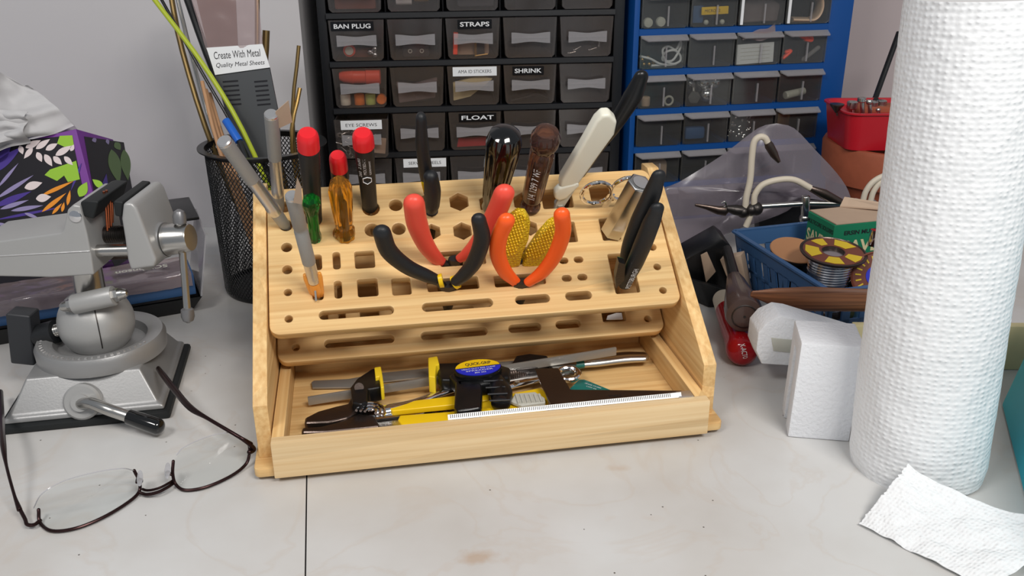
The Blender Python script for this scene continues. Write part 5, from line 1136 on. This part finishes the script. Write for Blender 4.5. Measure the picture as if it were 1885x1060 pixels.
m = M(); m.rings([[p-(p-(rb+ax*hl)).normalized()*.3-ax*.5 for p in inn], [p-ax*200 for p in inn]], (0, 0)); obj('core', m, 'card', rl)
sh = [aZ(1672, 853, 26), aZ(1581, 963, 2), aZ(1820, 1085, 2), aZ(1980, 985, 14)]
def sheetf(u, v):
    A, B, C_, D2 = sh; p = A*(1-u)*(1-v)+B*u*(1-v)+C_*u*v+D2*(1-u)*v
    z = 5*sin(PI*v*1.3)*(1-u)*-1+2.0*noise.noise(V((u*3, v*4, 2)))+1.2*noise.noise(V((u*8, v*9, 6)))
    p = p+V((0, 0, z)); e = (noise.noise(V((v*30, 1, 1)))*.8 if u > .97 else 0)+(noise.noise(V((u*30, 5, 1)))*.8 if v < .02 else 0)
    p += V((e, -e, 0)); p.z = max(p.z, .9); return p
m = M(); m.grid(sheetf, 60, 70, .5, uvs=(.09, .11)); single('paper_towel_sheet', 'torn quilted paper towel sheet lying loose at the foot of the roll', 'paper towel', m, 'towel', sharp=80)

# ================================================================== TEAL BOX AT THE FRAME EDGE
a, b = aZ(1843, 745, .3), aZ(1884, 912, .3); b = a+(b-a)*1.9; bk = V((0, 0, 1)).cross((b-a).normalized()); bk = bk if bk.x > 0 else -bk
m = M(); ll = V((26, 8, 96)); m.hull([a, b, b+bk*120, a+bk*120], [a+ll, b+ll, b+ll+bk*90, a+ll+bk*90]); m.bev(2.5, 3); single('teal_bin', 'smooth teal box half out of view beside the paper towel roll', 'box', m, 'teal')

# ================================================================== FOAM BLOCKS
f0, f1 = aZ(1450, 804, .3), aZ(1563, 813, .3); fx = (f1-f0).normalized(); fy = V((0, 0, 1)).cross(fx)
FT = aY(1461, 632, f0.y).z
def fq(a, b, z): return f0+fx*a+fy*b+V((0, 0, z))
wl = (f1-f0).length
BD = max(34, aZ(1463, 588, FT).y-f0.y); m = M(); th = 14
# an upright U channel: front wall, top web, rear wall
m.prism([fq((z_/FT), y_, z_) for y_, z_ in ((0, 0), (0, FT), (BD, FT), (BD, 0), (BD-12, 0), (BD-12, FT-13), (th, FT-13), (th, 0))], fx*wl)
m.bev(1.2, 2); single('foam_block', 'white sparkling foam channel standing beside the paper towel roll', 'foam', m, 'foam')
g0 = aZ(1392, 662, 0.3); 
gy = f0.y+66
def gp(x, y, d=0): return aY(x, y, gy+d)
m = M(); m.prism([gp(1392, 645), gp(1396, 612), gp(1412, 594), gp(1438, 582), gp(1460, 585), gp(1582, 622), gp(1582, 684), gp(1470, 674), gp(1402, 670)], (0, 26, 0)); m.bev(1.2); fb = single('foam_block', 'second white foam piece with a square notch, behind the upright foam channel', 'foam', m, 'foam')
zmin = min((fb.matrix_basis @ v.co).z for v in fb.data.vertices)
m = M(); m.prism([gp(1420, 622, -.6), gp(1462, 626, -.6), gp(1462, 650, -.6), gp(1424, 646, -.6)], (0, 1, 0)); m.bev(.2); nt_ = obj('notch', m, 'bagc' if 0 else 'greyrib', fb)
# cream carton behind foam and roll
c0 = aY(1566, 640, 612)
m = M(); q0, q1 = V((c0.x, 610.5, .3)), V((c0.x+170, 606, .3)); top = aY(1566, 600, 611).z
m.hull([q0, q1, q1+V((.3, 7.5, 0)), q0+V((.3, 7.5, 0))], [p+V((0, 0, top)) for p in (q0, q1, q1+V((.3, 7.5, 0)), q0+V((.3, 7.5, 0)))]); m.bev(.8); single('cream_carton', 'cream coloured carton almost hidden behind the roll and the foam', 'box', m, 'cream')

# ================================================================== RED CRAFT HANDLE AND BROWN HANDLE
h0, h1 = aZ(1368, 650, 12.5), aZ(1334, 556, 12.5); ax = (h1-h0).normalized(); ln = (h1-h0).length
hd = thing('craft_knife', 'fat translucent red knife handle with white lettering on its rounded end', 'knife', h0-V((0, 0, 12)))
m = M(); m.lathe([(2, -3.6), (7, -2.8), (10.5, 0), (12, 4.5), (12.2, 9), (11.2, 16), (10.8, ln*.45), (10.4, ln*.8)], h0, ax, 40); m.i = 1
m.i = 0
q = M(); q.text('X-ACTO', MX(), 3.8, 12); sc_ = h0+ax*8.2; vn = (CAM+V((60, 0, -40))-sc_).normalized(); vr = vn.cross(V((0, 0, 1))).normalized()*-1; vd = vr.cross(vn); vd = -vd if vd.z > 0 else vd
vd = (vd+vr*.3).normalized(); vr2 = (vr-vd*vr.dot(vd)).normalized()
for v in q.b.verts:
    p = vn*12+vd*(v.co.x+2)+vr2*(v.co.y+.5); v.co = sc_+p.normalized()*13.2
me_ = D.meshes.new('w'); q.b.to_mesh(me_); q.b.free(); m.i = 1; m.mesh(me_, MX()); m.i = 0; D.meshes.remove(me_)
obj('handle', m, ['rubred', 'embw'], hd)
m = M(); m.lathe([(9.5, ln*.8), (9.8, ln*.84), (9.5, ln*1.06), (6, ln*1.1)], h0, ax, 32); obj('collar', m, 'insul', hd)
b0 = aZ(1370, 580, 38); b1 = aZ(1352, 512, 40); ax = (b1-b0).normalized(); ln = (b1-b0).length
hd = thing('screwdriver', 'dull brown transparent screwdriver resting over the red knife handle', 'screwdriver', b0-V((0, 0, 12)))
m = M(); m.lathe([(1, -3.2), (8, -2.8), (13.6, -1), (14.4, 3), (14, ln*.3), (10.5, ln*.6), (8, ln*.9), (6.5, ln)], b0, ax, 40, sides=lambda t, h: 1-(.07*(.5+.5*cos(2*PI*8*t)) if h > 4 else 0)); obj('handle', m, 'clrbrn', hd)
m = M(); m.lathe([(9.0, -3.1), (9.5, -3.0), (9.9, -2.7)], b0, ax, 32, cap=(0, 0)); m.lathe([(1, -3.5), (1.1, -3.1)], b0, ax, 10); obj('end_ring', m, 'gun', hd)
m = M(); m.tube([b1, aZ(1338, 458, 52)], [5, 4.2], 16); obj('shaft', m, 'blk', hd)

# ================================================================== BLUE BASKET AND ITS CONTENTS
BH = 50
k0 = aZ(1352, 428, BH); k1 = aZ(1530, 540, BH); k2 = aZ(1500, 416, BH)
ex = (k1-k0); lx_ = 150; ex = V((ex.x, ex.y, 0)).normalized(); ey = V((-ex.y, ex.x, 0)); 
if ey.dot(k2-k0) < 0: ey = -ey
ly_ = 150; kb = V((k0.x, k0.y, 0))
bk_ = thing('plastic_basket', 'blue slotted plastic basket holding solder reels', 'basket', kb+ex*80+ey*50)
def kq(a, b, z, t=0): f_ = 1-z/BH; return kb+ex*(a+(8 if a < 80 else -8)*f_)+ey*(b+(7 if b < 60 else -7)*f_)+V((0, 0, z+.4))
def wallp(m, A, B, z0, z1, th=1.8):
    """one wall strip between two plan corners"""
    P = [kq(*A, z0), kq(*B, z0), kq(*B, z1), kq(*A, z1)]; n_ = (P[1]-P[0]).cross(V((0, 0, 1))).normalized()*th; m.hull(P, [p-n_ for p in P])
CN = [(0, 0), (lx_, 0), (lx_, ly_), (0, ly_)]
for i in range(4):
    A, B = CN[i], CN[(i+1) % 4]; m = M()
    wallp(m, A, B, 37, BH); wallp(m, A, B, 0, 5); wallp(m, A, B, 19, 22)
    n_ = 12 if i % 2 == 0 else 9
    for j in range(n_+1):
        t0 = j/n_; lerp = lambda t: (A[0]+(B[0]-A[0])*t, A[1]+(B[1]-A[1])*t)
        wd = .025; wallp(m, lerp(max(0, t0-wd)), lerp(min(1, t0+wd)), 4, 38)
    obj('side_lattice', m, 'basket', bk_)
m = M(); m.hull([kq(*c, 0) for c in CN], [kq(*c, 0)+V((0, 0, 2)) for c in CN]); obj('bottom', m, 'basket', bk_)
# rim flange
m = M()
for i in range(4):
    A, B = CN[i], CN[(i+1) % 4]; P = [kq(*A, BH), kq(*B, BH)]; n_ = (P[1]-P[0]).cross(V((0, 0, 1))).normalized()*3
    m.hull([P[0]+n_, P[1]+n_, P[1]-n_*.5, P[0]-n_*.5], [q+V((0, 0, 1.8)) for q in (P[0]+n_, P[1]+n_, P[1]-n_*.5, P[0]-n_*.5)])
obj('rim', m, 'basket', bk_)
# upright solder reel
sc = aY(1534, 463, 700); sr = thing('solder_reel', 'reel of bright solder wire with a yellow and brown top label', 'reel', V((sc.x, sc.y, sc.z-56)))
tl_ = V((.02, -.12, 1)).normalized(); rs_ = mm(60, sc)
m = M(); m.lathe([(9, -1.2), (rs_*.97, -1.6), (rs_, -.6), (rs_, .4), (rs_*.94, .9), (rs_*.92, .2), (9, .2)], sc, tl_, 56, cap=(0, 0)); m.lathe([(9, .2), (8.6, -30)], sc, tl_, 32, cap=(0, 0)); fl = obj('flange', m, 'dsteel', sr)
m = M(); m.lathe([(9.6, .35), (rs_*.9, .35)], sc, tl_, 48, cap=(0, 0)); q_ = MX(fr(sc, (1, 0, 0), (0, 1, 0))); FT_ = fr(sc+tl_*.5, V((1, 0, 0))-tl_*tl_.x, tl_.cross(V((1, 0, 0))))
m.i = 1
for a0, a1 in ((150, 205), (235, 275), (20, 70), (300, 335), (95, 125)):
    P = [(rr_*cos(R(a)), rr_*sin(R(a)), 0) for rr_, a in [(12, a0), (rs_*.85, a0), (rs_*.86, (a0+a1)/2), (rs_*.85, a1), (12, a1), (11.5, (a0+a1)/2)]]; m.F = FT_; m.prism(P, (0, 0, .15))
m.F = MX(); obj('label_disc', m, ['spoolbr', 'spooly'], sr)
m = M(); rw = mm(38, sc)
for i in range(21): m.tube([sc-tl_*(4+i*2.35)+V((1, 0, 0))*rw*cos(2*PI*j/40)*(1-.012*(i % 3))+V((0, 1, 0))*rw*sin(2*PI*j/40)*(1-.012*(i % 3)) for j in range(40)], 1.45, 8, closed=True)
m.cyl(sc-tl_*2, sc-tl_*53, rw-1, n=32); obj('wire_winding', m, 'solder', sr)
m = M(); m.lathe([(8, 0), (rs_, .2), (rs_, 1.6), (8, 1.8)], sc-tl_*55, tl_, 48); obj('lower_flange', m, 'dsteel', sr)
# tan reel behind
sc = aY(1463, 460, 738); s2 = thing('solder_reel', 'reel with a plain tan top disc behind the bright solder reel', 'reel', V((sc.x, sc.y, sc.z-34)))
r2 = mm(45, sc); m = M(); m.lathe([(1, .8), (r2*.97, .8), (r2, 0), (r2*.98, -1)], sc, (.05, -.2, 1), 48); obj('label_disc', m, 'tanwood', s2)
m = M(); m.lathe([(r2*.96, -1), (r2*.96, -3), (r2*.7, -4), (r2*.7, -32), (r2*.96, -33), (r2*.96, -35)], sc, (.05, -.2, 1), 40); obj('spool', m, 'blk', s2)
# third reel on edge
sc = aY(1614, 508, 686); s3 = thing('solder_reel', 'reddish brown reel standing on edge with a blue centre, partly behind the roll', 'reel', V((sc.x, sc.y, sc.z-24)))
r3 = mm(46, sc); a3 = V((-.25, -.9, .35)).normalized()
m = M(); m.lathe([(r3*.96, -2), (r3, -1), (r3, 1), (r3*.94, 1.6), (r3*.9, .8), (1, .8)], sc, a3, 48); obj('flange', m, 'spoolbr', s3)
m = M(); m.lathe([(r3*.42, .9), (r3*.42, 1.3), (1, 1.4)], sc, a3, 32); obj('centre_label', m, 'bluelab', s3)
m = M(); x3 = a3.cross(V((0, 0, 1))).normalized(); y3 = x3.cross(a3)
for i in range(20):
    a = 2*PI*i/20; d_ = x3*cos(a)+y3*sin(a); t_ = x3*-sin(a)+y3*cos(a); c = sc+a3*.9; m.hull([c+d_*r3*.6-t_*.6, c+d_*r3*.82-t_*.6, c+d_*r3*.82+t_*.6, c+d_*r3*.6+t_*.6], [q+a3*.3 for q in (c+d_*r3*.6-t_*.6, c+d_*r3*.82-t_*.6, c+d_*r3*.82+t_*.6, c+d_*r3*.6+t_*.6)])
obj('print', m, 'spooly', s3)
m = M(); m.cyl(sc-a3*2, sc-a3*26, r3*.6, n=32); m.lathe([(r3*.98, -28), (r3*.98, -26)], sc, a3, 40); obj('spool', m, 'dsteel', s3)
# green solder carton
e_ = aY(1537, 415, 738); bt_ = e_.z-58
el = aY(1490, 398, 782); er = aY(1640, 412, 752)
dl = V((el.x-e_.x, el.y-e_.y, 0)); dr = V((er.x-e_.x, er.y-e_.y, 0)).normalized()*64; dl = V((-dr.y, dr.x, 0)).normalized()*42
gb = thing('solder_carton', 'worn green carton with cream lettering and a torn open brown top', 'box', V((e_.x, e_.y, bt_)))
zt = e_.z
m = M(); B4 = [V((e_.x, e_.y, bt_)), V((e_.x, e_.y, bt_))+dr, V((e_.x, e_.y, bt_))+dr+dl, V((e_.x, e_.y, bt_))+dl]; m.hull(B4, [p+V((0, 0, zt-bt_)) for p in B4]); m.bev(.5, 1); obj('carton', m, 'boxg', gb)
m = M(); T4 = [p+V((0, 0, zt-bt_+.3)) for p in B4]; m.hull([T4[0]+dr*.02, T4[1], T4[2], T4[3]+dr*.02], [p+V((0, 0, .9)) for p in (T4[0]+dr*.02, T4[1], T4[2], T4[3]+dr*.02)]); obj('top_flap', m, 'card', gb)
m = M(); A = T4[3]+dr*.5+V((0, 0, 1)); m.hull([A, A+dr*.6-dl*.75+V((0, 0, 2)), A+dr*.75-dl*.6+V((0, 0, 4)), A+dr*.1+dl*.1+V((0, 0, 7))], [p+V((0, 0, .9)) for p in (A, A+dr*.6-dl*.75+V((0, 0, 2)), A+dr*.75-dl*.6+V((0, 0, 4)), A+dr*.1+dl*.1+V((0, 0, 7)))]); obj('loose_flap', m, 'card', gb)
nr = dr.normalized().cross(V((0, 0, 1))); nr = nr if (CAM-e_).dot(nr) > 0 else -nr
nl = dl.normalized().cross(V((0, 0, 1))); nl = nl if (CAM-e_).dot(nl) > 0 else -nl
m = M(); O3 = V((e_.x, e_.y, zt))
m.i = 0; m.text('SAVBIT', fr(O3+dr*.56+V((0, 0, -21))+nr*.25, dr, (0, 0, 1)), 12, 52, bold=.03); m.text('SAVBIT', fr(O3+dl*.5+V((0, 0, -20))+nl*.25, -dl, (0, 0, 1)), 12, 38, bold=.03)
m.i = 1; m.text('ERSIN MULTICORE', fr(O3+dr*.55+V((0, 0, -8))+nr*.25, dr, (0, 0, 1)), 4, 50, bold=.03); m.text('MULTICORE SOLDERS', fr(O3+dl*.5+V((0, 0, -7))+nl*.25, -dl, (0, 0, 1)), 4, 40, bold=.02); obj('lettering', m, ['boxcream', 'ink'], gb)
m = M(); a = aY(1604, 452, 712); m.cyl(a, a+V((1, 0, 14)), 3.4, n=20); single('solder_tube', 'short shiny metal tube standing between carton and reels', 'tube', m, 'chrome')
# propeller blade
pb = [aY(x, y, 628) for x, y in ((1385, 537), (1430, 535), (1500, 529), (1560, 531), (1640, 533), (1760, 538))]; pw = [4, 10, 15, 15.5, 14, 10]
P = spline([aY(x, y, 624) for x, y in ((1386, 541), (1430, 546), (1490, 550), (1560, 552), (1640, 553), (1760, 552))], 6)
m = M(); m.tube(P, interp([3, 8, 11, 10.5, 10, 8], len(P)), 16, flat=.42, nrm=V((0, .82, .57)) if 0 else V((0, -.62, -.78)) if 0 else V((0, .9, .2)), rd=(.6, .5)); single('wooden_propeller', 'carved brown wooden propeller blade lying across the front of the blue basket', 'propeller', m, 'prop')

# ================================================================== HELPING HAND STAND
YH = 828
class HM(M):
    def tube(s, path, r, n=12, **k): M.tube(s, path, [q*1.2 for q in r] if hasattr(r, '__len__') else r*1.2, n, **k)
    def ball(s, c, r, n=16, **k): M.ball(s, c, r*1.2, n, **k)
def hp(x, y, d=0): return aY(x, y, YH+d)
hh = thing('soldering_stand', 'third hand soldering stand with alligator clips on ivory sleeved arms', 'stand', V((hp(1484, 380).x, YH, 0)))
m = HM(); m.tube([hp(1395, 380), hp(1490, 374), hp(1600, 376)], 2.3, 14); obj('cross_rod', m, 'steel', hh)
m = HM(); m.tube([hp(1483, 362), hp(1482, 400)], 3.6, 16, rd=(.4, .3)); m.ball(hp(1481, 402), 4.4, 14); m.tube([hp(1481, 402), V((hp(1484, 380).x, YH, 6))], 2.4, 12); obj('upright', m, 'steel', hh)
m = HM(); m.tube([hp(1338, 383), hp(1352, 386), hp(1366, 388), hp(1378, 388)], [2.4, 4.2, 4.4, 3.4], 14, rd=(.4, .4)); m.ball(hp(1368, 390), 5, 14); m.ball(hp(1392, 384), 5.6, 14); m.ball(hp(1383, 386, -2), 4.6, 12); obj('ball_joint', m, 'gun', hh)
def clip(name, P, r, fl_=.7):
    m = HM(); m.tube(P, r, 12, flat=fl_, nrm=(0, 1, 0), rd=(.3, .4)); obj(name, m, 'dsteel', hh)
clip('alligator_clip', [hp(1280, 377), hp(1300, 381), hp(1322, 387), hp(1334, 388), hp(1340, 384)], [1.2, 2.0, 3.6, 4.4, 2.4])
m = HM(); m.tube(spline([hp(1328, 374, -1), hp(1334, 371, -1), hp(1336, 378, -1), hp(1330, 383, -1)]), .8, 8); obj('clip_screw', m, 'steel', hh)
m = HM(); m.tube(spline([hp(1372, 382), hp(1374, 362), hp(1381, 330), hp(1384, 290), hp(1388, 262), hp(1398, 252), hp(1408, 254), hp(1413, 262)], 6), 2.6, 12); obj('sleeved_arm', m, 'insul', hh)
m = HM(); m.tube(spline([hp(1388, 376), hp(1390, 358), hp(1404, 340), hp(1432, 331), hp(1462, 331), hp(1492, 346)], 6), 2.5, 12); obj('sleeved_arm', m, 'insul', hh)
m = HM(); m.tube([hp(1382, 394), hp(1377, 408), hp(1373, 417)], 2.5, 12); obj('sleeved_end', m, 'insul', hh)
clip('alligator_clip', [hp(1410, 256), hp(1416, 268), hp(1425, 284), hp(1434, 298)], [2, 3.6, 3.2, 1.4])
clip('alligator_clip', [hp(1490, 346), hp(1516, 357), hp(1545, 372), hp(1566, 382)], [2.2, 4, 3.4, 1.3])
m = HM(); m.tube([hp(1572, 375), hp(1590, 378), hp(1608, 378)], [5, 4, 5], 16, flat=.6, nrm=(0, 1, 0), rd=(.6, .6)); m.ball(hp(1580, 380, -2), 2.6, 10); m.ball(hp(1597, 382, -2), 2.6, 10); obj('end_plate', m, 'steel', hh)
for dx in (0, 14):
    m = HM(); m.tube(spline([hp(1588+dx, 372), hp(1594+dx, 352), hp(1608+dx, 334), hp(1632+dx, 322), hp(1660+dx, 320)], 6), 2.3, 12); obj('sleeved_arm', m, 'insul', hh)
m = HM(); c = V((hp(1484, 380).x, YH, .3)); m.lathe([(12, 0), (12.5, 2), (10, 6), (4, 8)], c, (0, 0, 1), 32); obj('foot', m, 'gun', hh)

# ================================================================== GREY POLYTHENE BAG
bo = [(1430, 227), (1395, 236), (1330, 285), (1250, 335), (1214, 352), (1216, 400), (1222, 440), (1232, 482), (1262, 474), (1310, 448), (1352, 424), (1400, 408), (1450, 388), (1500, 352), (1560, 372), (1562, 352), (1540, 318), (1500, 275), (1462, 236)]
bo = [(x, y) for x, y in bo]; YG = 862
C0 = aY(1370, 345, YG)
loop = spline([aY(x, y, YG) for x, y in bo]+[aY(*bo[0], YG)], 3)[:-1]
m = M(); rs = []
for s_, fs in ((-1, (1, .93, .8, .62, .42, .22, .04)), (1, (.04, .22, .42, .62, .8, .93))):
    for f in fs:
        rs.append([C0+(p-C0)*f+V((0, s_*(14*(1-f**2.2))+(4.5*noise.noise(V((p.x*f*.035, p.z*f*.03, s_*2)))+7*abs(noise.noise(V((p.x*.02+p.z*.03*f, f*3.0, 5)))))*(1-f**6), 0)) for p in loop])
for r_ in rs:
    for p in r_: p.z = max(p.z, .8+.1*abs(p.x % 3))
m.rings(rs, (0, 0), closed=True); single('polythene_bag', 'large translucent grey bag standing crumpled in front of the blue cabinet', 'bag', m, 'bag', sharp=80)

# ================================================================== DARK CLUTTER LEFT OF THE BASKET
def clut(name, label, cat, pts, Y, dv, mt, bv=.6):
    P = [aY(x, y, Y) for x, y in pts]
    for p in P: p.z = max(p.z, .4)
    m = M(); m.prism(P, dv); m.bev(bv); single(name, label, cat, m, mt)
clut('black_case', 'black plastic case lying between organizer and blue basket', 'case', [(1262, 478), (1330, 440), (1345, 452), (1352, 520), (1352, 555), (1280, 555)], 752, (0, 40, 0), 'blk', 1.5)
clut('grey_card', 'upright pale grey card leaning among the dark clutter by the basket', 'card', [(1290, 470), (1302, 464), (1318, 500), (1300, 520)], 742, (0, 2, 0), 'card')
clut('paper_pad', 'cream paper pad partly visible behind the corner of the basket', 'paper', [(1325, 478), (1364, 470), (1378, 540), (1352, 545)], 738, (6, 12, 0), 'card')
clut('black_case', 'smaller black box in front of the larger one beside the organizer', 'case', [(1290, 520), (1345, 535), (1345, 598), (1302, 590)], 728, (-10, 14, 0), 'blkm', 1.2)
clut('black_case', 'dark instrument body behind the stand and under the grey bag', 'case', [(1395, 395), (1520, 350), (1545, 380), (1545, 430), (1400, 440)], 884, (0, 24, 0), 'blkm', 2)

# ================================================================== RED TRAY OF BITS ON A TERRACOTTA POT
pc = V((aY(1590, 330, 905).x+37, 925, 0)); zr = aY(1580, 280, 875).z; zb_ = aY(1580, 350, 875).z
pt = thing('terracotta_pot', 'rust brown clay pot standing behind the roll under the red tray', 'pot', pc+V((0, 0, .2)))
m = M(); m.lathe([(44, .3), (62, 20), (66, zb_-4), (68, zb_), (72, zb_+1), (74, zr-4), (72, zr), (67, zr), (64, zr-4), (60, 20), (10, 10)], pc, (0, 0, 1), 64, cap=(1, 1)); obj('body', m, 'terra', pt)
tc_ = V((pc.x-9, 915, zr+.3)); ht = aY(1580, 212, 870).z-zr
rt_ = thing('red_tray', 'red plastic tray of rotary tool bits standing on the clay pot', 'tray', tc_)
def rr3(w_, d, z, r): return [V((tc_.x+x, tc_.y+y, tc_.z+z)) for x, y in rrect(0, 0, w_, d, r, 5)]
m = M(); m.rings([rr3(118, 70, 0, 12), rr3(128, 80, ht-2, 14), rr3(132, 84, ht-1.5, 15), rr3(132, 84, ht, 15), rr3(124, 76, ht, 13), rr3(116, 68, ht-6, 11)], (1, 1)); obj('body', m, 'redt', rt_)
random.seed(11)
def bit(x, y0, y1, dy, rh, hh_, label, r=1.6, mt='steel', head='cyl'):
    a = aY(x, y1, tc_.y+dy); b = aY(x, y0, tc_.y+dy); a.z = tc_.z+ht-6.2
    g = thing('rotary_bit', label, 'bit', a)
    m = M(); m.cyl(a, b, r, n=12); obj('shank', m, mt, g)
    m = M()
    if head == 'cone': m.lathe([(r, -9), (rh, -1), (rh, 0)], b, (0, 0, 1), 20)
    else: m.lathe([(rh*.8, -hh_), (rh, -hh_+1), (rh, -1), (rh*.8, 0)], b, (0, 0, 1), 20)
    obj('head', m, mt if head == 'cone' else 'steel', g)
bit(1541, 191, 212, -18, 7, 3, 'rotary bit with a dark flared cone head at the end of the red tray', .9, 'dsteel', 'cone')
bit(1570, 186, 210, -8, 5.5, 8, 'short bit with a wide bright head in the middle of the red tray')
bit(1587, 179, 220, -26, 4.2, 5, 'tallest bit with a round collar, near the front of the red tray', 2.2)
bit(1601, 184, 220, -26, 3.2, 4, 'slim bright bit directly beside the tallest one', 2.0)
bit(1609, 186, 205, 0, 4.6, 8, 'bright headed bit behind the slim one in the red tray')
bit(1617, 200, 224, -22, 2.4, 3, 'low slim bit closest to the roll at the front of the red tray', 1.6)
bit(1624, 184, 205, 4, 5, 9, 'wide cylindrical bit at the roll side of the red tray')
m = M(); m.box((tc_.x, tc_.y+6, tc_.z+ht-5.5), (92, 24, 10)); m.bev(1.5); single('bit_holder', 'dull red holder block filling the tray around the bits', 'holder', m, 'terra')
a = aY(1608, 190, 960); b = aY(1655, 60, 1000)
rod('black_rod', 'slanting black tool shaft rising behind the red tray towards the roll', 'rod', [V((a.x-6, a.y-20, tc_.z+ht+1)), a, b], 3, 'blk')
